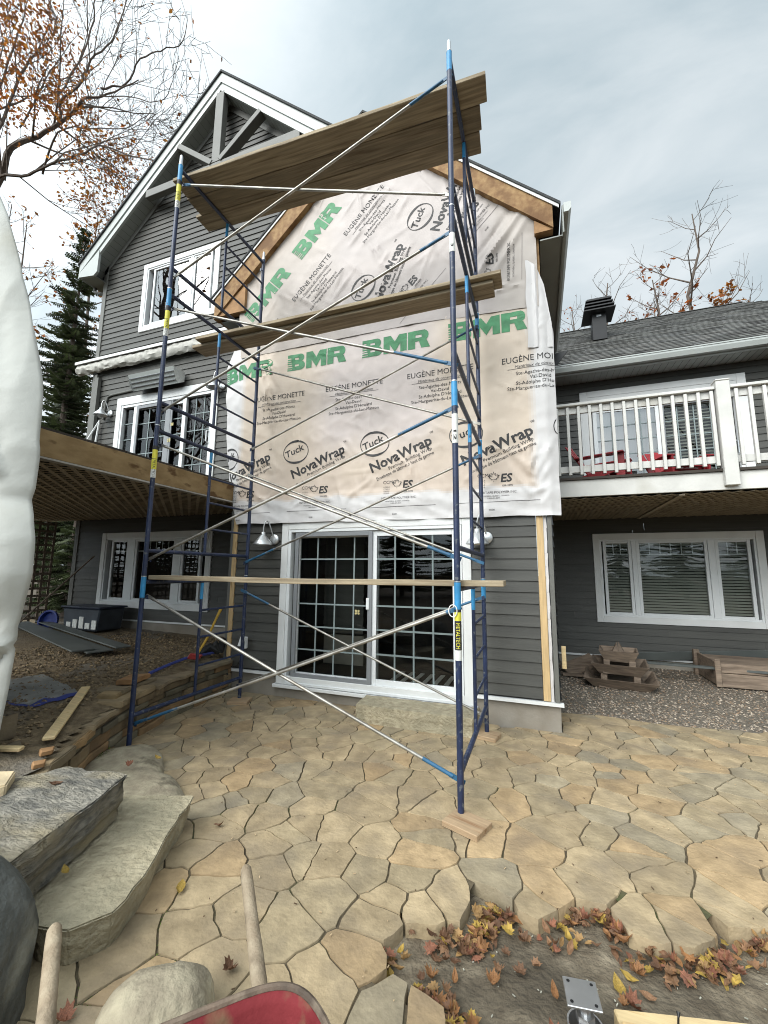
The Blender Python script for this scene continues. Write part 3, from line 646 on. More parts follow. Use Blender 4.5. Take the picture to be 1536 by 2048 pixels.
def rrect(x, y, x0, x1, y0, y1, r):
    if not (x0 <= x <= x1 and y0 <= y <= y1): return False
    if x > x1-r and y > y1-r: return (x-x1+r)**2+(y-y1+r)**2 <= r*r
    if x > x1-r and y < y0+r: return (x-x1+r)**2+(y-y0-r)**2 <= r*r
    return True
def fB(x, y):
    a = rrect(x, y, 0, 1.10, .50, 1.0, .25) or rrect(x, y, 0, 1.17, 0, .53, .26)
    if not a: return False
    if .47 < x < .74 and (.64 < y < .78 or .24 < y < .38): return False
    if x < .32-.22*(1-y)*0 and y < .80:
        if (y*7.6) % 1.0 > .55 and x < .34-.12*y: return False
    return True
def fM(x, y):
    if not 0 <= x <= 1.32: return False
    if x < .36 or x > .96: return True
    c = abs(x-.66)
    return y > .10+.95*c*1.0 and y < 1.02-(.30-c)*2.05 if False else (.02+(c)*1.55 < y < .62+c*1.55)
def fR(x, y):
    if .42 < x < .74 and .60 < y < .74: return False
    if rrect(x, y, 0, 1.12, .40, 1.0, .27): return True
    if x < .40: return True
    return y < .42 and .60+(.42-y)*.30 < x < 1.02+(.42-y)*.42
BMR = [tuple((p[0], p[1]) for p in t) for t in raster(fB, 1.2, 1, 60, 40)]
BMR += [tuple((p[0]+1.25, p[1]) for p in t) for t in raster(fM, 1.32, 1, 66, 40)]
BMR += [tuple((p[0]+2.64, p[1]) for p in t) for t in raster(fR, 1.25, 1, 60, 40)]
def ring(cx, cz, rx, rz_, thick_t, thin, n=40):
    out = []
    for i in range(n):
        a, c = 2*math.pi*i/n, 2*math.pi*(i+1)/n
        wa = thin+thick_t*abs(math.sin(a))**3; wc = thin+thick_t*abs(math.sin(c))**3
        P = lambda g, w: (cx+(rx-w)*math.cos(g), cz+(rz_-w)*math.sin(g))
        A, B, C, E = P(a, 0), P(c, 0), P(c, wc), P(a, wa); out += [(A, B, C), (A, C, E)]
    return out
def maple(cx, cz, r):
    pr = [(0, 1), (.12, .62), (.34, .72), (.30, .30), (.58, .52), (.64, .38), (.95, .36), (.72, .12), (.80, .02), (.42, -.28), (.46, -.42), (.05, -.36), (.05, -.75)]
    pts = pr+[(-x, y) for x, y in reversed(pr)]
    o = []
    n = len(pts)
    for i in range(n):                         # outlined leaf
        a, c = pts[i], pts[(i+1) % n]; s = .80
        o += [((cx+a[0]*r, cz+a[1]*r), (cx+c[0]*r, cz+c[1]*r), (cx+c[0]*s*r, cz+c[1]*s*r)), ((cx+a[0]*r, cz+a[1]*r), (cx+c[0]*s*r, cz+c[1]*s*r), (cx+a[0]*s*r, cz+a[1]*s*r))]
    return o
def rot2(tr, ang, ox, oz, s=1.0):
    ca, sa = math.cos(ang), math.sin(ang)
    return [tuple((ox+s*(p[0]*ca-p[1]*sa), oz+s*(p[0]*sa+p[1]*ca)) for p in t) for t in tr]
def T(s, x, z, size, bold=0, align='l', ang=0, shear=0, fit=None, space=1.0):
    tr, w = text_tris(s, bold, shear, space)
    if fit: kx = fit/(w*size)
    else: kx = 1
    tr = [tuple((p[0]*kx, p[1]) for p in t) for t in tr]; w *= kx
    off = {'l': 0, 'c': -w/2, 'r': -w}[align]
    tr = [tuple((p[0]+off, p[1]) for p in t) for t in tr]
    return rot2(tr, ang, x, z, size)
PER = 1.18
def pattern(i0, i1):
    """the repeating print, along u with the logo row on v = 0; returns [(material slot, triangles)]"""
    o = []
    for i in range(i0, i1):
        u = i*PER
        o.append((1, rot2(BMR, 0, u, 0, .245)))
        o.append((2, T('EUGÈNE MONETTE', u+.64, -.405, .105, .002, fit=.84)))
        o.append((3, T('Matériaux de construction', u+1.06, -.475, .052, align='c', shear=.25)))
        o.append((3, [((u+.70, -.487), (u+1.42, -.487), (u+1.42, -.482)), ((u+.70, -.487), (u+1.42, -.482), (u+.70, -.482))]))
        for k, s in enumerate(('Ste-Agathe-des-Monts', 'Val-David', "St-Adolphe D'Howard", 'Ste-Marguerite-du-Lac-Masson')):
            o.append((2, T(s, u+1.06, -.563-k*.062, .060, .003, 'c')))
        o.append((2, ring(u+.195, -1.222, .203, .170, .022, .010)))
        o.append((2, T('Tuck', u+.05, -1.30, .135, .014, ang=R_(21), shear=.1, fit=.30)))
        a = R_(21.3)
        o.append((2, T('NovaWrap', u+.165, -1.605, .185, .028, ang=a, fit=.86)))
        o.append((2, T('™', u+.94, -1.185, .06, 0, ang=a)))
        o.append((2, T('Premium Building Wrap', u+.40, -1.585, .062, .004, ang=a, fit=.60)))
        o.append((2, T('Enveloppe de bâtiment haut de gamme', u+.24, -1.715, .062, .004, ang=a, fit=.80)))
        o.append((2, T('CCMC', u+.32, -1.765, .06, .004))); o.append((2, maple(u+.505, -1.775, .072)))
        for k in range(4): o.append((3, T(('11755-R', '12769-R', '12893-R', '13278-R')[k], u+.325, -1.815-k*.027, .026)))
        o.append((2, T('ES', u+.58, -1.83, .135, .03, shear=.15))); o.append((3, T('ESR-2090', u+.60, -1.885, .03, .01)))
        o.append((3, T('INTERTAPE POLYMER INC.', u+.30, -1.965, .040, .004, fit=.46))); o.append((3, T('MONTRÉAL, QUÉBEC, CANADA', u+.36, -2.0, .022))); o.append((3, T('1-800-474-8273', u+.43, -2.025, .022)))
        o.append((3, [((u+.10, -2.063), (u+1.0, -2.063), (u+1.0, -2.058)), ((u+.10, -2.063), (u+1.0, -2.058), (u+.10, -2.058))]))
        o.append((3, T('0100', u+.45, -2.165, .03, .01)))
    return o
def subdiv(t, mx, out, dep=0):
    L = [math.dist(t[i], t[(i+1) % 3]) for i in range(3)]; k = max(range(3), key=lambda i: L[i])
    if L[k] <= mx or dep > 9: out.append(t); return
    a, b_, c = t[k], t[(k+1) % 3], t[(k+2) % 3]; m = ((a[0]+b_[0])/2, (a[1]+b_[1])/2)
    subdiv((a, m, c), mx, out, dep+1); subdiv((m, b_, c), mx, out, dep+1)
def drape(b, pats, tf, yf, keep, mx=.07):
    """lay the print on the sheet: tf maps (u,v) to (x,z), yf gives the sheet's y"""
    for slot, trs in pats:
        for t in trs:
            t = tuple(tf(*p) for p in t)
            cx = sum(p[0] for p in t)/3; cz = sum(p[1] for p in t)/3
            if not keep(cx, cz): continue
            o = []; subdiv(t, mx, o)
            for q in o:
                k = len(b.v); b.v += [(p[0], yf(p[0], p[1])-.0035, p[1]) for p in q]; b.f.append((k, k+1, k+2)); b.m.append(slot); b.t.append((1, 1, 1))
WM = [mt['wrap'], mt['green'], mt['ink'], mt['inkgrey']]
def lerp(a, b, t): return a+(b-a)*max(0, min(1, t))
def interp(tab, z):
    for (z0, a), (z1, c) in zip(tab, tab[1:]):
        if z <= z1: return lerp(a, c, (z-z0)/(z1-z0))
    return tab[-1][1]
def sheet(b, xl, xr, z0, z1, nx, nz_, yf, col, zl=None):
    base = len(b.v)
    for j in range(nz_+1):
        z = z0+(z1-z0)*j/nz_
        for i in range(nx+1):
            x = xl(z)+(xr(z)-xl(z))*i/nx; zz = zl(x, z) if zl else z
            b.v.append((x, yf(x, zz), zz))
    for j in range(nz_):
        for i in range(nx):
            q = base+j*(nx+1)+i; p = b.v[q]
            b.f.append((q, q+1, q+nx+2, q+nx+1)); b.m.append(0); b.t.append(col(p[0], p[2]))
# ---- lower sheet
lxl = lambda z: interp([(2.2, -.42), (2.45, -.50), (2.9, -.66), (3.6, -.80), (4.4, -.88), (4.75, -.90), (5.1, -.72)], z)+.015*nz(z*4, 1.3)
lxr = lambda z: interp([(2.2, 3.86), (3.5, 3.87), (4.4, 3.875), (4.9, 3.80), (5.1, 3.72)], z)+.008*nz(z*5, 7.7)
def crease(x, z, x0, z0, x1, z1, w, a):
    dx, dz = x1-x0, z1-z0; l = math.hypot(dx, dz); t = ((x-x0)*dx+(z-z0)*dz)/l/l
    if t < -.1 or t > 1.1: return 0
    d = abs((x-x0)*dz-(z-z0)*dx)/l; f = max(0, 1-abs(t-.5)*1.6)
    return a*math.exp(-(d/w)**2)*f
rs = random.Random(11)
CR = []
for k in range(70):
    x = rs.uniform(-.4, 3.8); z = rs.choice((rs.uniform(2.45, 2.75), rs.uniform(2.5, 3.4), rs.uniform(2.5, 4.9))); a = rs.uniform(-1.3, 1.3)+math.pi/2; l = rs.uniform(.12, .5)
    CR.append((x, z, x+l*math.cos(a), z+l*math.sin(a), rs.uniform(.010, .024), rs.uniform(.006, .018)))
for k in range(22):
    x = -.25+rs.uniform(-.12, .12); z = rs.uniform(4.2, 4.9); CR.append((x+.1, z, x+rs.uniform(.2, .5), z-rs.uniform(.3, .8), .018, .016))
for k in range(16):
    x = rs.uniform(3.35, 3.72); z = rs.uniform(2.3, 2.8); CR.append((x, z, x+rs.uniform(-.3, .3), z+rs.uniform(.1, .5), .02, .02))
CR.append((1.0, 2.86, 2.2, 2.93, .012, .009)); CR.append((.55, 2.45, .7, 3.2, .02, .012))
def lower_y(x, z):
    y = D-.022
    y -= .007*fbm(x*2.2, z*.5, 1.0)+.006*abs(nz(x*7, z*1.6, 5))+.0035*nz(x*11, z*9, 2)+.0035*(1-abs(nz(x*8+z*3, z*6-x*2, 7)))**4
    y -= .0045*(1-abs(nz(x*2.6+z*1.1, z*2.4-x*.6, 3)))**6*1.6
    if z < 2.62: y -= .018*(2.62-z)/.3*(1+1.3*nz(x*3.2, z*5, 9))+.010*(1-abs(nz(x*2.2+z*5, z*4, 4)))**4
    for c in CR:
        if abs(x-c[0]) < .9 and abs(z-c[1]) < 1.0: y -= crease(x, z, *c)
    if x < XL: y += .28*(XL-x)*(1+.5*nz(z*2.5, 3))-.02*nz(z*6, x*4)
    if x > XR: y += .55*(x-XR)+.012*nz(z*5, x*9, 2)
    return y
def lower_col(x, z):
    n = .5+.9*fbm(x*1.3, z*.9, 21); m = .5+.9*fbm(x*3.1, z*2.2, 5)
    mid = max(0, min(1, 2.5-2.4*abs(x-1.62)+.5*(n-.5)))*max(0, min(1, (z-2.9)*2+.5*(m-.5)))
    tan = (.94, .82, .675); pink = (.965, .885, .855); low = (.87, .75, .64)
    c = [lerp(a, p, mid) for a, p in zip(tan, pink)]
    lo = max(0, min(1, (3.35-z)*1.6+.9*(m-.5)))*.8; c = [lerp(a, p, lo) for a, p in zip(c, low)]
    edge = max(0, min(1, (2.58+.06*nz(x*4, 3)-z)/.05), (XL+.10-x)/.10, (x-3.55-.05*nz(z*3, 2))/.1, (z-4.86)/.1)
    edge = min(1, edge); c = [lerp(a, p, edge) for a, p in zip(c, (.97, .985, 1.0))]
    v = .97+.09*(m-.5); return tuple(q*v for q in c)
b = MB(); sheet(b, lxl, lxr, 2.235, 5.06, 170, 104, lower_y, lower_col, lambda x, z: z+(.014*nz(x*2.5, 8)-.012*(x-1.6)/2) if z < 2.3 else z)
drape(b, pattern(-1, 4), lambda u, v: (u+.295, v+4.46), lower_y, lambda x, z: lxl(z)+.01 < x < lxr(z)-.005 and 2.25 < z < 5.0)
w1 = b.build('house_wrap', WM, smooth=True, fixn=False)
tag(w1, 'lower white building wrap sheet with a level row of green letters above the patio door', 'wrap sheet')
# ---- upper sheet, printed on the slant
UA = R_(46)
uz0, uz1 = 4.78, 7.92
uxl = lambda z: max(-.62, PK[0]-(8.38-.40-z)/SL+.0) if z > 5.3 else -.60+.1*(5.3-z)
uxr = lambda z: min(3.735, PK[0]+(8.38-.33-z)/SL)
rs2 = random.Random(5); CU = []
for k in range(60):
    x = rs2.uniform(-.4, 3.5); z = rs2.uniform(4.9, 7.0); a = R_(rs2.choice((rs2.uniform(95, 150), rs2.uniform(20, 70)))); l = rs2.uniform(.2, .7)
    CU.append((x, z, x+l*math.cos(a), z+l*math.sin(a), rs2.uniform(.014, .034), rs2.uniform(.009, .024)))
CU += [(3.62, 6.08, 2.85, 5.05, .035, .055), (3.50, 6.15, 2.95, 5.45, .02, -.03), (3.64, 5.9, 3.2, 5.2, .03, .03), (2.6, 6.9, 3.1, 6.2, .02, .015), (2.2, 7.1, 2.9, 6.0, .02, .012), (2.7, 5.2, 3.66, 5.0, .02, .02), (2.9, 4.95, 3.6, 5.05, .015, .018)]
def upper_y(x, z):
    y = D-.034
    y -= .012*fbm(x*1.5, z*1.5, 8)+.004*nz(x*9, z*9, 2)+.008*(1-abs(nz(x*2.0-z*1.4, z*1.2+x*.9, 13)))**5
    for c in CU:
        if abs(x-c[0]) < 1.2 and abs(z-c[1]) < 1.3: y -= crease(x, z, *c)
    if x > 3.45: y -= .05*max(0, min(1, (x-3.45)/.2))*max(0, 1-abs(z-5.95)/.25)
    return y
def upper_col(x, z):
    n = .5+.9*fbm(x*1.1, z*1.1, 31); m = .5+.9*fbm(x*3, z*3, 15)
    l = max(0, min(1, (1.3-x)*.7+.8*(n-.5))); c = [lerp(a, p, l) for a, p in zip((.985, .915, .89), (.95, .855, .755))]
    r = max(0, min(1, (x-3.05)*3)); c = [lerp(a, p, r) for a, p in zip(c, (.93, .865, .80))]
    v = .70+.11*(m-.5); return tuple(q*v for q in c)  # whole sheet toned down to offset the stronger light on the gable
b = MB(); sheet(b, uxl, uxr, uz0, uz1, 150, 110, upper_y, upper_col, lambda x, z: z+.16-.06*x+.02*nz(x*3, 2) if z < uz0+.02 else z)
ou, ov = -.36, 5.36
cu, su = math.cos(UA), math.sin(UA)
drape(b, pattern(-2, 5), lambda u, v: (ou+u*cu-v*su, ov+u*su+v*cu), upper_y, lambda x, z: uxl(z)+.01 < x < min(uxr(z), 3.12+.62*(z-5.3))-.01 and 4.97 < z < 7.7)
rr_ = [(2, T('INTERTAPE POLYMER INC.', 0, 0, .055, .004, fit=.52)), (3, T('MONTRÉAL, QUÉBEC, CANADA', .04, -.05, .03)), (3, [((-.02, -.14), (.6, -.14), (.6, -.135)), ((-.02, -.14), (.6, -.135), (-.02, -.135))]),
       (2, T('ES', .27, .20, .13, .03, shear=.15)), (2, T('CCMC', -.02, .27, .06, .004)), (2, maple(.17, .26, .07)), (3, T('ESR-2090', .29, .15, .03, .01))]
drape(b, rr_, lambda u, v: (3.42-v+.04*u, 5.12+u), upper_y, lambda x, z: x < uxr(z)-.005)
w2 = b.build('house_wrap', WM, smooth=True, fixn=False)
tag(w2, 'upper white building wrap sheet filling the gable, its printing running up on a slant', 'wrap sheet')
# ---- flap standing off the right corner
b = MB()
def flap_y(x, z): return D-.05+.25*(x-3.62)+.02*nz(z*4, x*6, 1)-.02*math.exp(-((x-3.70)/.02)**2)
fxl = lambda z: 3.60+.03*nz(z*3, 5); fxr = lambda z: interp([(3.4, 3.88), (4.5, 3.865), (5.0, 3.80), (5.25, 3.72), (5.34, 3.62)], z)
sheet(b, fxl, fxr, 4.20, 5.33, 18, 44, flap_y, lambda x, z: (.97, .985, 1.0))
drape(b, [(1, rot2(BMR, 0, .295+3*PER, 4.46, .245))], lambda u, v: (u, v), flap_y, lambda x, z: fxl(z)+.14 < x < fxr(z)-.004)
w3 = b.build('house_wrap', WM, smooth=True, fixn=False)
tag(w3, 'small loose white wrap flap standing off the right corner of the wing', 'wrap sheet')
# ================================================================ scaffold
SX, SY, LH = 3.0475, 1.5233, 1.5278
sc = thing('scaffold', 'tall blue tube scaffold tower with silver cross braces standing on the patio', 'scaffold', (SX/2, SY/2, 0))
rL = .0225
def frame(x, k, front_tip, back_tip, lab=None):
    z0 = k*LH; b = MB(); e = .006
    fz = z0+(.010 if k == 0 else e); inner = .765
    for y in (0, SY):
        q = fz
        if k == 0: q = {(0, 0): -.03, (0, 1): .008, (1, 0): .008, (1, 1): .008}[(0 if x < 1 else 1, 0 if y < 1 else 1)]
        b.tube([(x, y, q), (x, y, z0+LH)], rL, 14)
    b.tube([(x, 0, z0+1.475), (x, SY, z0+1.475)], .0205, 12); b.tube([(x, 0, z0+.25), (x, SY, z0+.25)], .0205, 12)
    b.tube([(x, inner, z0+.25), (x, inner, z0+1.475)], .0165, 10)
    for zz in (.54, .85, 1.145): b.tube([(x, inner, z0+zz), (x, SY, z0+zz)], .013, 8)
    for y, s_ in ((0, 1), (SY, -1)):
        for zz in (.17, 1.34): b.tube([(x, y, z0+zz), (x, y+s_*.05, z0+zz)], .007, 6); b.box(x-.012, x+.012, y+s_*.052-.004, y+s_*.052+.004, z0+zz-.03, z0+zz+.012)
    fr = b.build('frame', mt['blue'], sc, smooth=True)
    for y, tip in ((0, front_tip), (SY, back_tip)):
        if tip:
            b = MB(); b.tube([(x, y, z0+LH-.20), (x, y, z0+LH-.004)], rL+.0012, 14, cap=False)
            b.build('painted_band', mt['cyan'], fr, smooth=True)
        b = MB(); b.tube([(x, y, z0+LH-.002), (x, y, z0+LH+.0065)], rL+.002, 14); b.build('coupling_collar', mt['galv'], fr, smooth=True)
    b = MB(); b.tube([(x, inner, z0+1.27), (x, inner, z0+1.45)], .0178, 10, cap=False); b.build('painted_band', mt['cyan'], fr, smooth=True)
    if k == 3:
        b = MB()
        for y in (0, SY): b.tube([(x, y, z0+LH), (x, y, z0+LH+.10), (x, y, z0+LH+.125)], [.0185, .0185, .012], 12)
        b.build('coupling_pin', mt['galv'], fr, smooth=True)
    return fr
FR = {}
for k in range(4):
    FR[0, k] = frame(0, k, k in (0, 2, 3), False); FR[1, k] = frame(SX, k, k in (0, 1, 3), k in (0, 1, 2))
def sticker(fr, x, y, z0, z1, mats, text=None, frac=.5, face=None):
    """label wrapped half round the leg, turned to face the yard"""
    fa = math.atan2(CAM.y-y, CAM.x-x) if face is None else face; r = rL+.0018; b = MB(); n = 10
    zs = [z0, z0+(z1-z0)*frac, z1] if len(mats) > 1 and frac is not None else [z0, z1]
    for q in range(len(zs)-1):
        for i in range(n):
            a0 = fa-1.9+3.8*i/n; a1 = fa-1.9+3.8*(i+1)/n
            b.quad((x+r*math.cos(a0), y+r*math.sin(a0), zs[q]), (x+r*math.cos(a1), y+r*math.sin(a1), zs[q]), (x+r*math.cos(a1), y+r*math.sin(a1), zs[q+1]), (x+r*math.cos(a0), y+r*math.sin(a0), zs[q+1]), q)
    if text:
        s, za, zb, hgt, slot = text
        tr, w = text_tris(s, .03)
        for t in tr:
            o = []; subdiv(tuple((p[0]/w*(za-zb), p[1]*hgt) for p in t), .02, o)
            for q in o:
                k = len(b.v)
                for p in q:
                    a = fa+(p[1]-hgt*.36)/r; b.v.append((x+(r+.0012)*math.cos(a), y+(r+.0012)*math.sin(a), za-p[0]))
                b.f.append((k, k+1, k+2)); b.m.append(slot); b.t.append((1, 1, 1))
    return b.build('sticker', [mt[m] for m in mats], fr, fixn=False)
sticker(FR[1, 0], SX, 0, .985, 1.055, ['stickerwhite'])
sticker(FR[1, 0], SX, 0, 1.057, 1.25, ['ink', 'yellow'], ('METALTECH', 1.24, 1.065, .040, 1), None)
sticker(FR[1, 0], SX, 0, 1.255, 1.335, ['yellow', 'ink'], None, .75)
sticker(FR[1, 1], SX, 0, 2.56, 2.79, ['stickerwhite', 'stickerwhite', 'ink'], ('12', 2.66, 2.58, .03, 2), .5)
sticker(FR[1, 2], SX, 0, 4.16, 4.33, ['stickerwhite', 'stickerwhite', 'ink'], ('3', 4.23, 4.20, .03, 2), .5)
for k in (1, 2, 3):
    sticker(FR[0, k], 0, 0, k*LH+.98, k*LH+1.17, ['stickerwhite', 'yellow', 'ink'], ('METALTECH', k*LH+1.16, k*LH+.99, .034, 2), .45)
    sticker(FR[0, k], 0, 0, k*LH+1.175, k*LH+1.31, ['yellow', 'ink'], None, .7)
b = MB(); b.tube([(SX-.03+.030*math.cos(a), -.03, 1.325+.042*math.sin(a)) for a in [i*2*math.pi/16 for i in range(17)]], .0038, 6, cap=False); b.build('lock_ring', mt['stickerwhite'], FR[1, 0], smooth=True)
def brace(p, q, c0=0, c1=0):
    p = Vector(p); q = Vector(q); d = (q-p).normalized(); b = MB(); L = (q-p).length
    sag = Vector((0, 0, -.006))
    b.tube([p+d*.07, (p+q)/2+sag, q-d*.07], .0125, 10)
    for e, s_ in ((p, 1), (q, -1)): b.bar(e-d*.02*s_, e+d*.09*s_, .007, .030, (0, 0, 1))
    o = b.build('cross_brace', mt['steel'], sc, smooth=True)
    for e, s_, c in ((p, 1, c0), (q, -1, c1)):
        if c:
            b = MB(); b.tube([e+d*s_*.068, e+d*s_*c], .0137, 10, cap=False); b.bar(e-d*.021*s_, e+d*.092*s_, .0085, .032, (0, 0, 1)); b.build('painted_end', mt['teal'], o, smooth=True)
for k in range(4):
    a, c = k*LH+.17, k*LH+1.34
    brace((0, .040, a), (SX, .040, c), .55 if k == 0 else 0, (.10, .5, .3, .4)[k]); brace((0, .062, c), (SX, .062, a), .12 if k == 3 else 0, (.3, .25, .55, 0)[k])
    if k < 3: brace((0, SY-.040, a), (SX, SY-.040, c), .5 if k == 1 else 0, .25); brace((0, SY-.062, c), (SX, SY-.062, a), (.45, 0, .12)[k], .3 if k == 1 else 0)
# ---- planks
def plank(x0, x1, y0, y1, z, th, rotz, label, seed, group):
    b = MB(); L = x1-x0; n = 12; rr = random.Random(seed); w = y1-y0
    pr = []
    for i in range(n+1):
        u = i/n; s = .012*math.sin(u*math.pi)*rr.uniform(.5, 1); e = .003*rr.uniform(-1, 1)
        pr.append([(-L/2+L*u+.004*rr.uniform(-1, 1)*(i in (0, n)), -w/2+e, -s), (-L/2+L*u, w/2+e, -s), (-L/2+L*u, w/2+e, th-s), (-L/2+L*u, -w/2+e, th-s)])
    for s in pr: b.v += s
    for i in range(n):
        for j in range(4): b.f.append((i*4+j, i*4+(j+1) % 4, (i+1)*4+(j+1) % 4, (i+1)*4+j)); b.m.append(0); b.t.append((1, 1, 1))
    b.f += [(3, 2, 1, 0), (n*4, n*4+1, n*4+2, n*4+3)]; b.m += [0, 0]; b.t += [(1, 1, 1)]*2
    o = b.build('plank', mt['plank'], origin=(0, 0, 0), bevel=.004)
    o.location = ((x0+x1)/2, (y0+y1)/2, z); o.rotation_euler = (0, 0, rotz)
    return tag(o, label, 'plank', group)
PG = 'scaffold planks'
plank(.0, 3.365, .045, .285, 1.4975, .042, 0, 'single grey scaffold plank on the lowest lift, level with the patio door', 1, PG)
plank(-.66, 3.28, .99, 1.24, 4.553, .042, R_(.4), 'lower of the two stacked planks on the middle lift', 2, PG)
plank(-.52, 3.365, .915, 1.165, 4.598, .042, R_(.9), 'upper of the two stacked planks on the middle lift, lying on the other', 3, PG)
plank(-.23, 3.325, .172, .412, 6.081, .042, R_(2.4), 'front plank of the top platform, nearest the yard', 4, PG)
plank(-.26, 3.245, .414, .656, 6.081, .042, R_(2.4), 'middle plank of the top platform, between two others', 5, PG)
plank(-.36, 3.21, .658, .898, 6.081, .042, R_(2.4), 'back plank of the top platform, nearest the gable', 6, PG)
def woodblock(x, y, sx, sy, rz_, label, z=-.03, h=.038, mat='block', group='blocks under the scaffold feet'):
    b = MB(); b.box(-sx/2, sx/2, -sy/2, sy/2, 0, h); o = b.build('wood_block', mt[mat], origin=(0, 0, 0), bevel=.004)
    o.location = (x, y, z); o.rotation_euler = (0, 0, rz_); return tag(o, label, 'wood block', group)
woodblock(3.10, -.085, .255, .20, R_(-21), 'reddish wood block under the nearest scaffold leg, out on the open paving')
woodblock(3.06, 1.47, .22, .19, R_(-12), 'wood block under the back right scaffold leg beside the stone step')
woodblock(.05, 1.47, .25, .21, R_(20), 'wood block under the back left scaffold leg near the black drain pipe')
# ================================================================ decks
def lattice(b, x0, x1, y0, y1, z, sp=.095, w=.040, th=.007):
    """diagonal slats in two layers, clipped to the rectangle"""
    for lay, s in ((0, 1), (1, -1)):
        c = (x0-y1 if s > 0 else x0+y0); hi = (x1-y0 if s > 0 else x1+y1)
        while c < hi:
            pts = []
            for x in (x0, x1):
                y = (x-c) if s > 0 else (c-x)
                if y0 <= y <= y1: pts.append((x, y))
            for y in (y0, y1):
                x = (c+y) if s > 0 else (c-y)
                if x0 < x < x1: pts.append((x, y))
            if len(pts) >= 2:
                zz = z-lay*th
                b.bar((*pts[0], zz), (*pts[1], zz), w, th*.9)
            c += sp*1.414
ld_ = thing('deck', 'raised wooden deck left of the wing with a brown beam and a lattice ceiling', 'deck', (-2.9, .9, 2.5))
b = MB(); b.box(-.585, -.545, -1.3, 1.86, 2.595, 2.845); b.build('rim_beam', mt['deckbeam'], ld_, bevel=.004)
b = MB(); b.box(-6.4, -.59, -1.3, -1.26, 2.595, 2.845); b.build('front_beam', mt['deckbeam'], ld_)
b = MB(); lattice(b, -6.3, -.60, -1.25, MW-.03, 2.600, .118, .041); b.build('lattice_ceiling', mt['lattice'], ld_, fixn=False)
b = MB(); b.box(-.62, -.535, -1.3, 1.86, 2.575, 2.592); b.build('lattice_edge', mt['lattice_white'], ld_)
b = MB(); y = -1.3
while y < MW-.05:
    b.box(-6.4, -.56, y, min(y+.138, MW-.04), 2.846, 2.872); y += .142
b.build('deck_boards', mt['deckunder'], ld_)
b = MB(); x = -6.2
while x < -.7: b.box(x, x+.04, -1.25, MW-.04, 2.62, 2.84); x += .405
b.build('joists', mt['dark'], ld_)  # near-black joists: shade above the lattice put into the colour
b = MB(); b.box(-6.0, -5.88, -1.2, -1.08, .35, 2.59); b.build('post', mt['deckbeam'], ld_)
# lattice screen at the far end of the deck
b = MB()
for k in range(26): b.box(-5.88, -5.872, -.9+k*.145, -.855+k*.145, .40, 2.56)
for k in range(15): b.box(-5.870, -5.862, -.9, 2.75, .45+k*.145, .495+k*.145)
tag(b.build('lattice_screen', mt['oldwood'], fixn=False), 'brown lattice privacy screen in the dark at the far end under the left deck', 'screen')
# ---- balcony
bal = thing('balcony', 'white railed balcony on the right with two red chairs on it', 'balcony', (6.4, 4.2, 2.55))
b = MB(); b.box(3.84, 9.4, RDK, RDK+.04, 2.612, 2.836); b.build('rim_board', mt['whitewood'], bal, bevel=.004)
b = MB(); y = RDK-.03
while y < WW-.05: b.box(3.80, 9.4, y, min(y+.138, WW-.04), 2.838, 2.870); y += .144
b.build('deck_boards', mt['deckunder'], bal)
b = MB(); lattice(b, 3.80, 9.4, RDK+.06, WW-.03, 2.600, .100, .036); b.box(5.30, 5.36, RDK+.05, WW-.03, 2.575, 2.588); b.build('lattice_ceiling', mt['lattice'], bal, fixn=False)
b = MB(); x = 3.9
while x < 9.3: b.box(x, x+.04, RDK+.05, WW-.04, 2.62, 2.83); x += .405
b.build('joists', mt['dark'], bal)  # joists coloured near-black for the shade behind the slats
for xa, xb in ((3.84, 5.748), (5.895, 9.4)):
    b = MB(); b.box(xa, xb, RDK-.045, RDK+.095, 3.875, 3.912); b.build('top_rail', mt['whitewood'], bal, bevel=.005)
    b = MB(); b.box(xa, xb, RDK+.010, RDK+.045, 3.775, 3.872); b.build('sub_rail', mt['whitewood'], bal, bevel=.003)
    b = MB(); b.box(xa, xb, RDK+.010, RDK+.045, 2.945, 3.035); b.build('bottom_rail', mt['whitewood'], bal, bevel=.003)
b = MB(); b.box(5.750, 5.893, RDK-.075, RDK+.068, 2.655, 3.965); b.prism([(5.745, RDK-.08, 3.967), (5.898, RDK-.08, 3.967), (5.898, RDK+.073, 3.967), (5.745, RDK+.073, 3.967)], (0, 0, .02)); b.build('post', mt['whitewood'], bal, bevel=.006)
b = MB(); b.box(-.018, .018, -.037, -.002, 2.915, 3.86); b0 = None
xs = [3.93+.1372*k for k in range(14)]+[5.965+.139*k for k in range(24)]
for x in xs:
    if b0 is None:
        bb = MB(); bb.box(x-.0185, x+.0185, RDK-.030, RDK+.008, 2.905, 3.862); b0 = bb.build('baluster', mt['whitewood'], bal, bevel=.003); bx0 = x
    else:
        c = b0.copy(); COL.objects.link(c); c.parent = bal; c.location = (x-bx0, 0, 0)
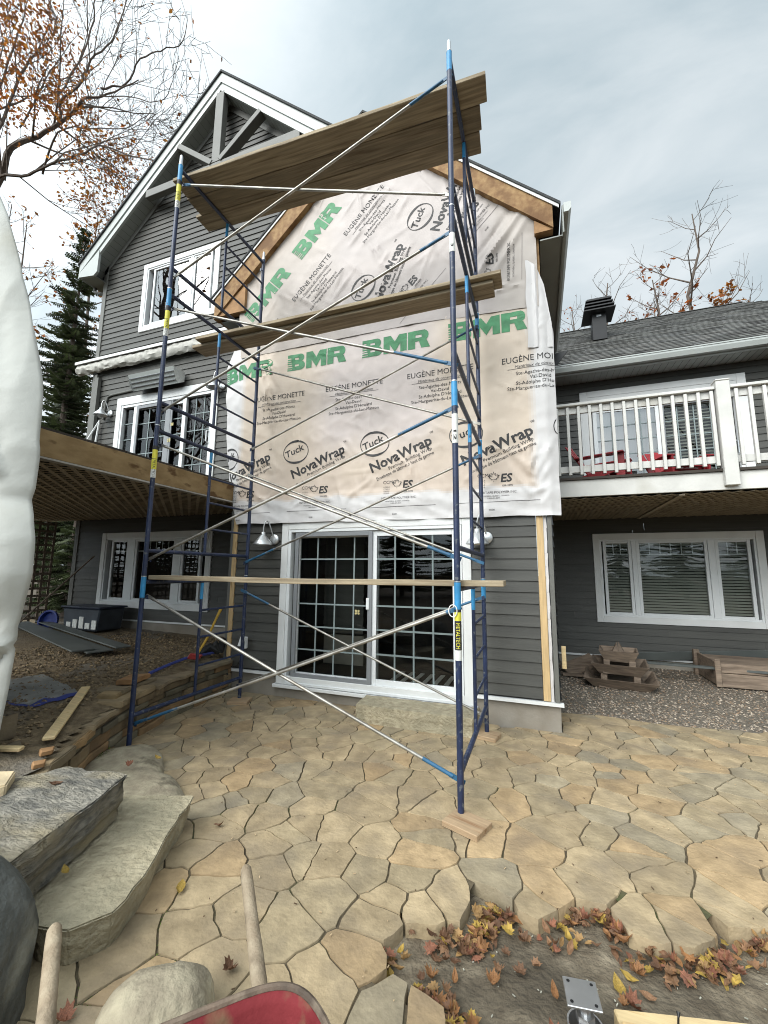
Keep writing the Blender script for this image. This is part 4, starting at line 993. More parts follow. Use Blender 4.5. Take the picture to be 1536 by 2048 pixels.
def rchair(x, y, rz_, label):
    c = thing('lounge_chair', label, 'chair', (x, y, 2.872), 'red chairs on the balcony'); o = Vector((x, y, 2.872)); ca, sa = math.cos(rz_), math.sin(rz_)
    def tfm(p): return (o.x+.85*(p[0]*ca-p[1]*sa), o.y+.85*(p[0]*sa+p[1]*ca), o.z+p[2]*KZ)
    def bar(b, p, q, w, h, up=(0, 0, 1)):
        u = Vector(up); b.bar(tfm(p), tfm(q), w, h, (u.x*ca-u.y*sa, u.x*sa+u.y*ca, u.z))
    KZ = .80
    b = MB()
    for k in range(5): bar(b, (-.24+k*.12, .12, .20), (-.28+k*.14, .48, .88-.03*abs(k-2)), .105, .02, (0, -1, .5))
    b.build('backrest', mt['redchair'], c, bevel=.006)
    b = MB()
    for k in range(5): bar(b, (-.27, -.38+k*.105, .36-.035*k), (.27, -.38+k*.105, .36-.035*k), .09, .02)
    b.build('seat', mt['redchair'], c, bevel=.005)
    for s in (-1, 1):
        b = MB(); bar(b, (s*.33, -.45, .56), (s*.33, .33, .54), .13, .024); b.build('armrest', mt['redchair'], c, bevel=.006)
        b = MB(); bar(b, (s*.31, -.38, 0), (s*.31, -.38, .55), .03, .11, (0, 1, 0)); b.build('leg', mt['redchair'], c, bevel=.004)
        b = MB(); bar(b, (s*.28, -.36, .33), (s*.28, .50, .03), .03, .12); b.build('leg', mt['redchair'], c, bevel=.004)
    return c
rchair(4.55, 3.9, R_(70), 'red slatted lounge chair on the balcony behind the left end of the railing')
rchair(5.62, 4.35, R_(20), 'red lounge chair low behind the railing just left of the thick white post')
# ================================================================ things on the walls
aw = thing('awning', 'rolled up retractable awning in crumpled pale canvas above the upper left door', 'awning', (-3.9, MW-.1, 5.8))
b = MB(); b.box(-5.80, -1.62, MW-.20, MW-.005, 6.055, 6.085); b.box(-5.80, -1.62, MW-.215, MW-.20, 6.03, 6.095); b.build('cassette', mt['white'], aw, bevel=.004)
b = MB(); nx = 120
def aw_p(x, a):
    r = .125*(1+.20*nz(x*5, a*1.6, 4)+.16*nz(x*13, a*3, 2)); return (x, MW-.12-.075*math.sin(a)*r/.125-.02*nz(x*9, a*2, 6), 5.945+r*math.cos(a)*.92-.03*abs(nz(x*3, a)))
for i in range(nx+1):
    for j in range(13): b.v.append(aw_p(-5.79+4.15*i/nx, math.pi*(-.15+1.3*j/12)))
for i in range(nx):
    for j in range(12):
        q = i*13+j; b.f.append((q, q+1, q+14, q+13)); b.m.append(0); b.t.append((1, 1, 1))
b.build('canvas_roll', mt['awning'], aw, smooth=True, fixn=False)
b = MB(); b.box(-5.30, -5.22, MW-.09, MW-.004, 5.66, 5.78); b.build('bracket', mt['corner'], aw)
ht = thing('patio_heater', 'grey wall mounted infrared heater under the rolled awning', 'heater', (-3.3, MW, 5.2))
b = MB()
pr = [(0, .30), (-.30, .30), (-.22, .06), (-.14, .02), (0, .10)]
sec = lambda x: [(x, MW-.06+p[0]*.95, 5.14+p[1]) for p in pr]
for k in range(2): pass
A_, B_ = sec(-3.95), sec(-2.76)
b.add(A_+B_, [(0, 1, 6, 5), (3, 4, 9, 8), (4, 0, 5, 9)]); b.build('housing', mt['alu'], ht, fixn=False)
b = MB(); b.add(A_, [(0, 1, 2, 3, 4)]); b.add(B_, [(4, 3, 2, 1, 0)]); b.build('end_cap', mt['stickerwhite'], ht, fixn=False)
b = MB(); b.add([sec(-3.95)[1], sec(-2.76)[1], sec(-2.76)[3], sec(-3.95)[3]], [(0, 1, 2, 3)]); o = b.build('reflector', mt['alu'], ht, fixn=False)
b = MB()
for q in (.25, .5, .75):
    a = Vector(sec(-3.93)[1]).lerp(Vector(sec(-3.93)[3]), q)+Vector((0, -.012, -.012)); c = Vector(sec(-2.78)[1]).lerp(Vector(sec(-2.78)[3]), q)+Vector((0, -.012, -.012)); b.tube([a, c], .011, 6)
b.build('heating_tubes', mt['greyscreen'], ht)
b = MB(); b.tube([(-3.95, MW-.03, 5.30), (-4.80, MW-.03, 5.27), (-4.90, MW-.03, 5.24), (-4.95, MW-.03, 5.12), (-4.97, MW-.03, 4.75)], .022, 8); b.build('conduit', mt['corner'], ht, smooth=True)
def barnlamp(x, y, z, label, s=1.0):
    t = thing('wall_lamp', label, 'wall lamp', (x, y, z), 'barn style wall lamps')
    b = MB(); b.lathe((x, y, z), (0, -1, 0), [(.0, .035), (.05*s, .033), (.068*s, .02), (.072*s, 0)], 20); b.build('wall_plate', mt['barnlamp'], t, smooth=True)
    hx = x-.085*s
    b = MB(); b.tube([(x, y-.02, z+.02)]+[(x-.0*s-.085*s*q*1.0, y-.05-.10*math.sin(q*math.pi*.5), z+.05+.20*s*math.sin(q*math.pi*.82)) for q in (.1, .25, .4, .55, .7, .85, 1.0)]+[(hx, y-.15, z+.075)], .009*s, 8); b.build('gooseneck', mt['barnlamp'], t, smooth=True)
    b = MB(); c = (hx, y-.15, z+.085)
    b.lathe(c, (0, 0, -1), [(.0, -.012), (.022*s, -.008), (.03*s, .0), (.032*s, .035*s), (.048*s, .05*s), (.075*s, .085*s), (.125*s, .145*s), (.128*s, .165*s), (.120*s, .165*s), (.07*s, .09*s), (.0, .06*s)], 26); b.build('shade', mt['barnlamp'], t, smooth=True)
    return t
barnlamp(.205, D-.02, 2.02, 'silver barn lamp left of the ground floor patio door')
barnlamp(3.06, D-.02, 1.99, 'silver barn lamp right of the ground floor patio door, behind the scaffold leg')
barnlamp(-4.78, MW-.02, 4.86, 'silver barn lamp left of the upper door under the awning')
barnlamp(-1.84, MW-.02, 5.03, 'silver barn lamp right of the upper door beside the wrap edge')
b = MB(); b.tube([(-5.02, MW-.07, 4.72), (-5.28, MW-.22, 4.05), (-5.42, MW-.4, 2.88)], .016, 6); b.tube([(-5.02, MW-.07, 4.72), (-5.06, MW-.1, 3.95), (-5.06, MW-.1, 2.88)], .02, 6); b.bar((-5.06, MW-.1, 3.80), (-5.06, MW-.1, 4.12), .05, .05, (1, 0, 0))
tag(b.build('awning_crank', mt['white'], smooth=True), 'white folded crank rod hanging on the wall beside the upper left lamp', 'crank')
o_ = thing('outlet_box', 'white outdoor outlet box with its lid open on the dark siding', 'outlet', (-.2, D-.04, .55))
b = MB(); b.box(-.245, -.155, D-.06, D-.012, .545, .70); b.build('box', mt['vinyl'], o_, bevel=.008)
b = MB(); b.prism([(-.243, D-.062, .70), (-.157, D-.062, .70), (-.157, D-.115, .585), (-.243, D-.115, .585)], (0, -.004, .002)); b.build('lid', mt['white'], o_)
b = MB(); b.tube([(-.50, D-.03, .58), (-.49, D-.05, .45), (-.44, D-.05, .33), (-.36, D-.05, .29), (-.28, D-.05, .32), (-.23, D-.05, .42), (-.20, D-.05, .545)], .0055, 6, cap=False)
tag(b.build('power_cord', mt['rubber'], smooth=True), 'thin black cord looping under the outlet box', 'cord')
b = MB(); pts = [(-.44, 1.74, .22), (-.44, 1.72, .12), (-.46, 1.66, .04), (-.52, 1.52, .02)]
path = []; rad = []
for a, c in zip(pts, pts[1:]):
    for q in range(6): path.append(Vector(a).lerp(Vector(c), q/6)); rad.append(.060 if q % 2 else .050)
b.tube(path, rad, 14)
tag(b.build('drain_pipe', mt['rubber'], smooth=True), 'black corrugated drain pipe at the foot of the left corner', 'drain pipe')
b = MB(); b.box(3.80, 3.845, 2.00, 2.03, .58, .815); tag(b.build('wood_scrap', mt['pinex'], bevel=.003), 'short pale board nailed low beside the right corner', 'board')
# ================================================================ patio
PZ = -.03
REG = [(3.77, 1.90), (3.775, 2.56), (4.2, 2.63), (4.69, 2.56), (5.16, 2.58), (5.8, 2.72), (7.2, 2.85), (9.5, 3.0), (9.5, -.15), (6.0, -.28), (4.9, -.33), (4.54, -.36), (4.361, -.417), (4.263, -.541), (4.176, -.612), (4.04, -.64), (3.916, -.618), (3.852, -.479), (3.711, -.488), (3.62, -.60), (3.531, -.693), (3.40, -.65), (3.27, -.627), (3.221, -.85), (3.08, -.90), (2.952, -.938), (2.882, -1.065), (2.947, -1.174), (3.118, -1.213), (3.199, -1.239), (3.221, -1.332), (3.26, -1.8), (3.2, -2.6), (2.6, -3.3), (.2, -3.3), (-.7, -1.0), (-.7, 1.90)]
def inreg(x, y, P=REG):
    c = False; j = len(P)-1
    for i in range(len(P)):
        if (P[i][1] > y) != (P[j][1] > y) and x < (P[j][0]-P[i][0])*(y-P[i][1])/(P[j][1]-P[i][1])+P[i][0]: c = not c
        j = i
    return c
def clip(poly, nx, ny, d):
    """keep the part with n.p <= d"""
    o = []
    for i in range(len(poly)):
        a = poly[i]; c = poly[(i+1) % len(poly)]; da = a[0]*nx+a[1]*ny-d; dc = c[0]*nx+c[1]*ny-d
        if da <= 0: o.append(a)
        if (da < 0 < dc) or (dc < 0 < da): t = da/(da-dc); o.append((a[0]+(c[0]-a[0])*t, a[1]+(c[1]-a[1])*t))
    return o
rs = random.Random(23); sites = []
# pieces along the broken edge are laid to it: seats on either side of the outline
BED = REG[9:33]; mir = []
for a, c in zip(BED, BED[1:]):
    l = math.dist(a, c); k = max(1, round(l/.27)); nx, ny = (c[1]-a[1])/l, -(c[0]-a[0])/l
    for q in range(k):
        t = (q+.5)/k; x, y = a[0]+(c[0]-a[0])*t, a[1]+(c[1]-a[1])*t; d = min(.15, .6*l/k+.03)
        for s in (-d, d):
            if all((x+nx*s-m[0])**2+(y+ny*s-m[1])**2 > .085**2 for m in mir): mir.append((x+nx*s, y+ny*s))
sites += mir
tries = 0
while tries < 30000 and len(sites) < 1300:
    tries += 1; x = rs.uniform(-1.4, 10); y = rs.uniform(-3.8, 3.4)
    md = rs.choice((.13, .20, .26, .31, .36))
    if all((x-a)**2+((y-c)*1.25)**2 > md*md for a, c in sites): sites.append((x, y))
cells = []
for i, (x, y) in enumerate(sites):
    near = sorted(sites, key=lambda p: (p[0]-x)**2+(p[1]-y)**2)[1:22]
    P = [(x-1, y-1), (x+1, y-1), (x+1, y+1), (x-1, y+1)]
    for a, c in near:
        nx, ny = a-x, c-y; P = clip(P, nx, ny, (a*a+c*c-x*x-y*y)/2)
        if not P: break
    if P and len(P) > 2: cells.append(P)
def area(P): return .5*sum(P[i][0]*P[(i+1) % len(P)][1]-P[(i+1) % len(P)][0]*P[i][1] for i in range(len(P)))
# cells that hold a re-entrant corner of the outline break there, as the mason's pieces do
RC = REG[::-1]; more = []
for P in cells:
    todo = [P]
    for i in range(len(RC)):
        a, v_, c = RC[i-1], RC[i], RC[(i+1) % len(RC)]
        if (v_[0]-a[0])*(c[1]-v_[1])-(v_[1]-a[1])*(c[0]-v_[0]) >= 0: continue
        nxt = []
        for Q in todo:
            if all((Q[(k+1) % len(Q)][0]-Q[k][0])*(v_[1]-Q[k][1])-(Q[(k+1) % len(Q)][1]-Q[k][1])*(v_[0]-Q[k][0]) > 1e-6 for k in range(len(Q))):
                d1 = Vector((a[0]-v_[0], a[1]-v_[1])).normalized(); d2 = Vector((c[0]-v_[0], c[1]-v_[1])).normalized(); bi = d1+d2
                if bi.length < .2: nxt.append(Q); continue
                bi.normalize(); nx, ny = -bi.y, bi.x; d = nx*v_[0]+ny*v_[1]
                nxt += [q for q in (clip(Q, nx, ny, d), clip(Q, -nx, -ny, -d)) if len(q) > 2]
            else: nxt.append(Q)
        todo = nxt
    more += todo
cells = more
out = []
for P in cells:
    if area(P) > .10 and rs.random() < .5:
        cx = sum(p[0] for p in P)/len(P); cy = sum(p[1] for p in P)/len(P); a = rs.uniform(0, math.pi); nx, ny = math.cos(a), math.sin(a); d = cx*nx+cy*ny+rs.uniform(-.09, .09)
        A = clip(P, nx, ny, d); B = clip(P, -nx, -ny, -d)
        if len(A) > 2 and len(B) > 2 and area(A) > .012 and area(B) > .012: out += [A, B]; continue
    out.append(P)
def clipreg(P):
    """region polygon clipped to the convex cell"""
    S_ = REG[::-1]
    for i in range(len(P)):
        a = P[i]; c = P[(i+1) % len(P)]; nx, ny = c[1]-a[1], -(c[0]-a[0]); S_ = clip(S_, nx, ny, a[0]*nx+a[1]*ny)
        if len(S_) < 3: return []
    return S_
def inset(P, d):
    """shrink about the edges (convex or nearly)"""
    n = len(P); o = []
    for i in range(n):
        p0, p1, p2 = P[i-1], P[i], P[(i+1) % n]
        def nrm(a, c):
            dx, dy = c[0]-a[0], c[1]-a[1]; l = math.hypot(dx, dy) or 1e-9; return (-dy/l, dx/l)
        n1, n2 = nrm(p0, p1), nrm(p1, p2); bx, by = n1[0]+n2[0], n1[1]+n2[1]; q = 1+n1[0]*n2[0]+n1[1]*n2[1]
        if q < .3: q = .3
        o.append((p1[0]+bx/q*d, p1[1]+by/q*d))
    return o
b = MB()
for P in out:
    cx = sum(p[0] for p in P)/len(P); cy = sum(p[1] for p in P)/len(P)
    allin = all(inreg(*p) for p in P)
    if not allin:
        P = clipreg(P)
        if len(P) < 3 or area(P) < .012: continue
        Q = []
        for p in P:
            if not Q or math.dist(p, Q[-1]) > .004: Q.append(p)
        if len(Q) > 1 and math.dist(Q[0], Q[-1]) < .004: Q.pop()
        P = Q
        if len(P) < 3: continue
        cx = sum(p[0] for p in P)/len(P); cy = sum(p[1] for p in P)/len(P)
    P = inset(P, rs.uniform(.003, .006))
    if area(P) < .006: continue
    E = []
    for i in range(len(P)):                                   # wavy broken edges
        a = P[i]; c = P[(i+1) % len(P)]; l = math.dist(a, c); k = max(1, int(l/.045))
        dx, dy = (c[0]-a[0])/max(l, 1e-6), (c[1]-a[1])/max(l, 1e-6)
        if (dx, dy) < (0, 0): dx, dy = -dx, -dy               # neighbours share the wave
        for q in range(k):
            t = q/k; x = a[0]+(c[0]-a[0])*t; y = a[1]+(c[1]-a[1])*t; w = .017*nz(x*5, y*5, 3)+.016*nz(x*15, y*15, 8)
            if 0 < q: x += -dy*w; y += dx*w
            elif len(P) > 2: x += (cx-x)*.012; y += (cy-y)*.012
            E.append((x, y))
    n = len(E); z0 = PZ+rs.uniform(-.002, .002); tx, ty = rs.uniform(-.005, .005), rs.uniform(-.005, .005)
    zt = lambda x, y: z0+tx*(x-cx)+ty*(y-cy)
    fam = rs.random(); v = rs.uniform(.84, 1.10)
    if fam < .55: tv = (1.04*v, 1.0*v, .93*v)
    elif fam < .70: tv = (1.10*v, .98*v, .84*v)
    elif fam < .84: tv = (.89*v, .92*v, .94*v)
    else: tv = (.96*v, .95*v, .90*v)
    base = len(b.v)
    dom = (not inreg(cx, cy)) or area(P) < .02
    for (s, dz) in ((1.0, -.085), (1.0, -.0025), (.99, .0), (.80, .0)):
        for (x, y) in E: b.v.append((cx+(x-cx)*s, cy+(y-cy)*s, zt(x, y)+dz+(.003*nz(x*9, y*9, 4) if s < .97 else 0)))
    for r_ in range(3):
        for i in range(n):
            j = (i+1) % n; b.f.append((base+r_*n+i, base+r_*n+j, base+(r_+1)*n+j, base+(r_+1)*n+i)); b.m.append(0); b.t.append(tuple(q*(.72 if r_ == 0 else 1) for q in tv) if False else tv)
    b.v.append((cx, cy, zt(cx, cy)+.002)); k = len(b.v)-1
    for i in range(n): b.f.append((base+3*n+i, base+3*n+(i+1) % n, k)); b.m.append(0); b.t.append(tv)
kind(b.build('patio', mt['stone'], smooth=True, fixn=False, origin=(3, 0, PZ)), 'structure')
jb = MB(); J = [(p[0], p[1]) for p in REG]
bmj = bmesh.new(); vs = [bmj.verts.new((x, y, PZ-.009)) for x, y in inset(J[::-1], .075)]; bmj.faces.new(vs); bmesh.ops.triangulate(bmj, faces=bmj.faces)
mj = bpy.data.meshes.new('paving_joints'); bmj.to_mesh(mj); bmj.free(); mj.materials.append(mt['joint'])
jo = bpy.data.objects.new('paving_joints', mj); COL.objects.link(jo); kind(jo, 'structure')
# soil bed in front of the broken edge
def bedz(x, y): return -.102+.03*fbm(x*1.6, y*1.6, 4)+.012*nz(x*7, y*7, 2)+.006*nz(x*22, y*22, 5)+.05*math.exp(-((x-3.7)**2+(y+1.15)**2)/.12)
field('soil_bed', 2.7, 6.4, -3.4, .0, 150, 140, bedz, mt['dirt'])
# gravel on the right
def grz(x, y): return -.045+.045*max(0, min(1, (y-2.5)/1.2))+.02*fbm(x*1.3, y*1.3, 6)+.008*nz(x*13, y*13)
field('gravel_bed', 3.77, 11.0, 2.35, 5.55, 150, 90, grz, mt['gravel'])
def pebbles(name, n, area_fn, zf, seed, cols, smin=.006, smax=.016):
    rr = random.Random(seed); b = MB()
    for k in range(n):
        x, y = area_fn(rr); z = zf(x, y); s = rr.uniform(smin, smax); c = rr.choice(cols); v = rr.uniform(.7, 1.25); c = tuple(q*v for q in c)
        a = rr.uniform(0, 6.28); sx, sy, sz = s*rr.uniform(.8, 1.5), s*rr.uniform(.7, 1.1), s*rr.uniform(.5, .9); ca, sa = math.cos(a), math.sin(a)
        P = [(sx, 0, 0), (0, sy, 0), (-sx, 0, 0), (0, -sy, 0), (sx*.2, sy*.1, sz), (-.1*sx, 0, -sz)]
        P = [(x+p[0]*ca-p[1]*sa, y+p[0]*sa+p[1]*ca, z+p[2]+sz*.4) for p in P]
        b.add(P, [(0, 1, 4), (1, 2, 4), (2, 3, 4), (3, 0, 4), (1, 0, 5), (2, 1, 5), (3, 2, 5), (0, 3, 5)], 0, c)
    return kind(b.build(name, mt['pebble'], fixn=False), 'stuff')
GC = [(1, .95, .88), (.8, .78, .76), (1.3, 1.25, 1.2), (.62, .55, .5), (1.05, .85, .68), (1.8, 1.75, 1.7)]
def gr_area(rr):
    while True:
        x = rr.uniform(3.82, 7.6); y = 2.5+3.0*rr.random()**1.4
        if not inreg(x, y): return x, y
pebbles('gravel', 9000, gr_area, grz, 4, GC)
# raised terrace on the left, under the deck
WALL = [(-.40, 1.84), (-.36, 1.30), (-.27, .65), (-.12, .10), (.12, -.42), (.44, -.90), (.80, -1.36), (1.0, -1.7)]
def wallx(y): return interp([(p[1], p[0]) for p in reversed(WALL)], y)
def terz(x, y):
    t = max(0, min(1, (wallx(y)-.10-x)/.5))
    return .37+.09*t+.03*fbm(x*1.2, y*1.2, 9)+.014*nz(x*7, y*7, 3)+.05*max(0, min(1, (-2-x)/3))
field('terrace', -9.5, 1.0, -3.2, 2.95, 170, 110, terz, mt['terrace'], keep=lambda x, y: x < wallx(y)-.04 if y > -1.7 else x < .95)
def ter_area(rr):
    while True:
        x = rr.uniform(-3.2, .3); y = rr.uniform(-1.2, 2.7)
        if x < wallx(y)-.28: return x, y
pebbles('terrace_gravel', 4500, ter_area, terz, 8, [(.75, .62, .42), (.55, .46, .33), (.9, .76, .52), (1.1, .95, .66), (.5, .45, .36)], .008, .022)
# ---- rocks and slabs
def rocky(bm_, amp, freq, seed, strata=0.0):
    for v in bm_.verts:
        p = v.co; n = v.normal.copy() if v.normal.length else Vector((0, 0, 1))
        d = amp*(fbm(p.x*freq+seed, p.y*freq, p.z*freq, 4))+amp*.35*abs(nz(p.x*freq*3.1, p.y*freq*3.1+seed, p.z*freq*3.1))
        if strata: d += strata*nz(p.x*.8+seed, p.y*.8, p.z*26)*(1-abs(n.z))
        v.co = p+n*d
def rock(name, c, size, rot, mat, seed, label, cat, amp=.16, sub=4, flat=0, group=None):
    bm_ = bmesh.new(); bmesh.ops.create_icosphere(bm_, subdivisions=sub, radius=1); bm_.normal_update()
    for v in bm_.verts:
        q = v.co; v.co = Vector((math.copysign(abs(q.x)**.8, q.x), math.copysign(abs(q.y)**.8, q.y), math.copysign(abs(q.z)**.85, q.z)))
    rocky(bm_, amp, 1.3, seed); rocky(bm_, amp*.18, 6, seed)
    for v in bm_.verts:
        v.co = Vector((v.co.x*size[0], v.co.y*size[1], v.co.z*size[2]))
    me = bpy.data.meshes.new(name); bm_.to_mesh(me); bm_.free(); me.materials.append(mt[mat]); me.polygons.foreach_set('use_smooth', [True]*len(me.polygons))
    o = bpy.data.objects.new(name, me); COL.objects.link(o); o.location = c; o.rotation_euler = rot
    return tag(o, label, cat, group)
def slab(name, poly, z0, z1, mat, seed, label, cat, amp=.02, taper=1.0, *, tilt=(0, 0), strata=.02, group=None, tint=None, sub=.04, bev=.007):
    cx = sum(p[0] for p in poly)/len(poly); cy = sum(p[1] for p in poly)/len(poly)
    if len(poly) < 12 and z1-z0 > .12:                        # broken, not sawn, outline
        fine = []
        for i in range(len(poly)):
            a, c = poly[i], poly[(i+1) % len(poly)]; k = max(1, int(math.dist(a, c)/.07))
            for q in range(k):
                x = a[0]+(c[0]-a[0])*q/k; y = a[1]+(c[1]-a[1])*q/k; w = .022*nz(x*5, y*5, seed)+.012*nz(x*14, y*14, seed)
                fine.append((x+w, y+.8*w*nz(x*3, y*3)+.010*nz(x*11, y*11, seed+4)))
        poly = fine
    bm_ = bmesh.new(); vs = [bm_.verts.new((x-cx, y-cy, 0)) for x, y in poly]; f = bm_.faces.new(vs)
    r = bmesh.ops.extrude_face_region(bm_, geom=[f]); 
    for v in r['geom']:
        if isinstance(v, bmesh.types.BMVert): v.co.z = z1-z0
    for v in bm_.verts:
        if v.co.z < (z1-z0)*.5: v.co.x *= taper; v.co.y *= taper
    bmesh.ops.recalc_face_normals(bm_, faces=bm_.faces)
    bmesh.ops.bevel(bm_, geom=[e for e in bm_.edges], offset=bev, segments=2, affect='EDGES', clamp_overlap=True)
    bmesh.ops.triangulate(bm_, faces=bm_.faces)
    for it in range(5):
        L = [e for e in bm_.edges if e.calc_length() > sub]
        if not L: break
        bmesh.ops.subdivide_edges(bm_, edges=L, cuts=1); bmesh.ops.triangulate(bm_, faces=[f for f in bm_.faces if len(f.verts) > 3])
    bm_.normal_update(); rocky(bm_, amp, 3.0, seed, strata); bm_.normal_update(); rocky(bm_, amp*.25, 14, seed)
    for v in bm_.verts: v.co.z += tilt[0]*v.co.x+tilt[1]*v.co.y
    me = bpy.data.meshes.new(name); bm_.to_mesh(me); bm_.free(); me.materials.append(mt[mat])
    if mt[mat].get('tint'):
        at = me.color_attributes.new('tint', 'FLOAT_COLOR', 'CORNER'); t = tint or (1, 1, 1); at.data.foreach_set('color', [t[0], t[1], t[2], 1]*len(me.loops))
    me.polygons.foreach_set('use_smooth', [True]*len(me.polygons))
    try: me.set_sharp_from_angle(angle=R_(38))
    except Exception: pass
    o = bpy.data.objects.new(name, me); COL.objects.link(o); o.location = (cx, cy, z0); WL[o.name] = Vector((cx, cy, z0))
    return tag(o, label, cat, group) if label else o
slab('step_slab', [(1.415, -0.681), (1.02, -0.85), (0.927, -1.251), (1.215, -1.56), (1.564, -1.709), (1.739, -1.673), (1.824, -1.539), (1.75, -1.333)], -.035, .135, 'sandslab', 3, 'long buff stone step slab, the lower one, with a cracked corner beside the paving', 'step', .012, .88, strata=.012, sub=.03)
slab('step_slab', [(1.235, -1.02), (.80, -1.08), (.45, -1.45), (.60, -1.95), (1.40, -2.05), (1.50, -1.80), (1.42, -1.52)], .14, .375, 'gneiss', 9, 'upper step slab of striped grey rock with leaves on it', 'step', .030, .93, tilt=(.03, 0), strata=.045, sub=.03)
rock('boulder', (1.33, -2.15, .10), (.52, .40, .50), (0, .15, .5), 'darkrock', 2, 'big dark boulder at the left edge beside the wheelbarrow handle', 'boulder', .14)
rock('boulder', (2.27, -1.72, .0), (.195, .15, .155), (0, 0, .7), 'palerock', 5, 'pale rounded boulder lying on the paving behind the wheelbarrow tray', 'boulder', .13)
rock('boulder', (.42, -.40, -.03), (.50, .30, .105), (0, .03, -.75), 'palerock', 8, 'low mossy buff boulder at the foot of the ledge stone wall', 'boulder', .10)
rock('boulder', (.88, -.60, -.03), (.38, .25, .10), (0, 0, -.5), 'palerock', 14, 'purple tinged flat boulder between the low wall and the lower step', 'boulder', .12)
# stone step at the patio door
slab('stone_step', [(1.67, 1.38), (2.93, 1.385), (2.95, 1.78), (1.62, 1.775)], -.05, .15, 'sandslab', 31, 'long stone doorstep in front of the patio door', 'step', .012, strata=.010)
# ---- dry stone retaining wall
wl = thing('stone_wall', 'low dry laid ledge stone retaining wall curving from the house corner to the steps', 'stone wall', (-.2, .5, 0))
rr = random.Random(12)
def wpt(t):
    L = [0]
    for a, c in zip(WALL, WALL[1:]): L.append(L[-1]+math.dist(a, c))
    s = t*L[-1]
    for i in range(len(WALL)-1):
        if s <= L[i+1]+1e-9:
            q = (s-L[i])/(L[i+1]-L[i]); return (WALL[i][0]+(WALL[i+1][0]-WALL[i][0])*q, WALL[i][1]+(WALL[i+1][1]-WALL[i][1])*q, (WALL[i+1][1]-WALL[i][1]), -(WALL[i+1][0]-WALL[i][0]))
    return (*WALL[-1], -1, -.5)
b = MB(); WLEN = sum(math.dist(a, c) for a, c in zip(WALL, WALL[1:]))
z = -.06
def stone_block(b, s0, s1, z0, z1, dep, proud, t):
    P = []
    n = 5
    for i in range(n+1):
        q = s0+(s1-s0)*i/n; x, y, nx, ny = wpt(min(1, q/WLEN)); l = math.hypot(nx, ny); nx, ny = -nx/l, -ny/l
        if nx < 0: nx, ny = -nx, -ny
        w = .010*nz(q*9, z0*9, 1); v = .006*nz(q*11, z1*7, 6)
        e = .010 if i in (0, n) else 0
        P.append([(x-nx*dep, y-ny*dep, z0), (x+nx*(proud+w-e-.004), y+ny*(proud+w-e-.004), z0+v), (x+nx*(proud+w-e), y+ny*(proud+w-e), z0+.012+v), (x+nx*(proud+w-e), y+ny*(proud+w-e), z1-.010+v), (x+nx*(proud+w-e-.006), y+ny*(proud+w-e-.006), z1+v), (x-nx*dep, y-ny*dep, z1)])
    base = len(b.v)
    for s in P: b.v += s
    for i in range(n):
        for j in range(5): b.f.append((base+i*6+j, base+(i+1)*6+j, base+(i+1)*6+j+1, base+i*6+j+1)); b.m.append(0); b.t.append(t)
    b.f += [tuple(base+j for j in range(6)), tuple(base+n*6+5-j for j in range(6))]; b.m += [0, 0]; b.t += [t, t]
while z < .335:
    h = rr.choice((.045, .06, .075, .10)); h = min(h, .345-z) if .345-z > .03 else .345-z
    s = rr.uniform(-.2, 0)
    while s < WLEN:
        L = rr.uniform(.14, .5); f_ = rr.random(); v = rr.uniform(.7, 1.2)
        t = (1.28*v, 1.0*v, .74*v) if f_ < .18 else ((.85*v, .92*v, .92*v) if f_ < .55 else ((1.1*v, 1.0*v, .85*v)))
        stone_block(b, max(0, s), min(WLEN, s+L-.008), z+.003, z+h-.004, .20, rr.uniform(-.018, .018), t); s += L
    z += h
b.build('wall_stones', mt['wallrock'], wl, smooth=False, fixn=True)
def caps(s0, s1, z0, th, w, seed, t, dip=0):
    P1, P2 = [], []; rr = random.Random(seed); n = 6
    for i in range(n+1):
        q = s0+(s1-s0)*i/n; x, y, nx, ny = wpt(min(1, max(0, q)/WLEN)); l = math.hypot(nx, ny); nx, ny = -nx/l, -ny/l
        if nx < 0: nx, ny = -nx, -ny
        o = .035+rr.uniform(-.02, .02); P1.append((x+nx*o, y+ny*o)); P2.append((x-nx*(w+rr.uniform(-.04, .05)), y-ny*(w+rr.uniform(-.04, .05))))
    o = slab('cap_slab', P1+P2[::-1], z0, z0+th, 'wallrock', seed, None, None, .008, strata=.006, tint=t, sub=.06, bev=.008)
    loc = o.location.copy(); o.parent = wl; o.location = loc-WL[wl.name]; return o
caps(.02, .72, .350, .035, .30, 41, (1.1, 1.1, 1.08)); caps(.73, 1.42, .352, .035, .32, 42, (1.2, 1.15, 1.08)); caps(1.44, 2.02, .352, .05, .40, 43, (1.45, 1.35, 1.15))
caps(2.05, 2.48, .315, .045, .42, 44, (1.25, 1.2, 1.1)); caps(2.42, 2.86, .27, .06, .44, 45, (1.5, 1.2, .85)); caps(2.80, 3.42, .27, .07, .5, 46, (1.1, 1.05, .95))
LS = 'loose stones lying on the terrace wall'
def loose(poly, z0, th, seed, label, t, mat='wallrock', tilt=(0, 0)): return slab('loose_stone', poly, z0, z0+th, mat, seed, label, 'stone', .008, tilt=tilt, strata=.006, group=LS, tint=t, sub=.05, bev=.008)
loose([(-.40, .62), (-.30, .30), (-.16, .02), (-.42, -.06), (-.62, .12), (-.60, .50)], .392, .04, 51, 'flat grey slate lying on the wall cap just behind the front left scaffold leg', (1.15, 1.12, 1.05), tilt=(.06, -.03))
loose([(-.36, .50), (-.26, .20), (-.42, .14), (-.56, .40)], .445, .045, 52, 'rust brown flat stone topmost on the wall behind the front left scaffold leg', (1.6, 1.1, .72), tilt=(.05, 0))
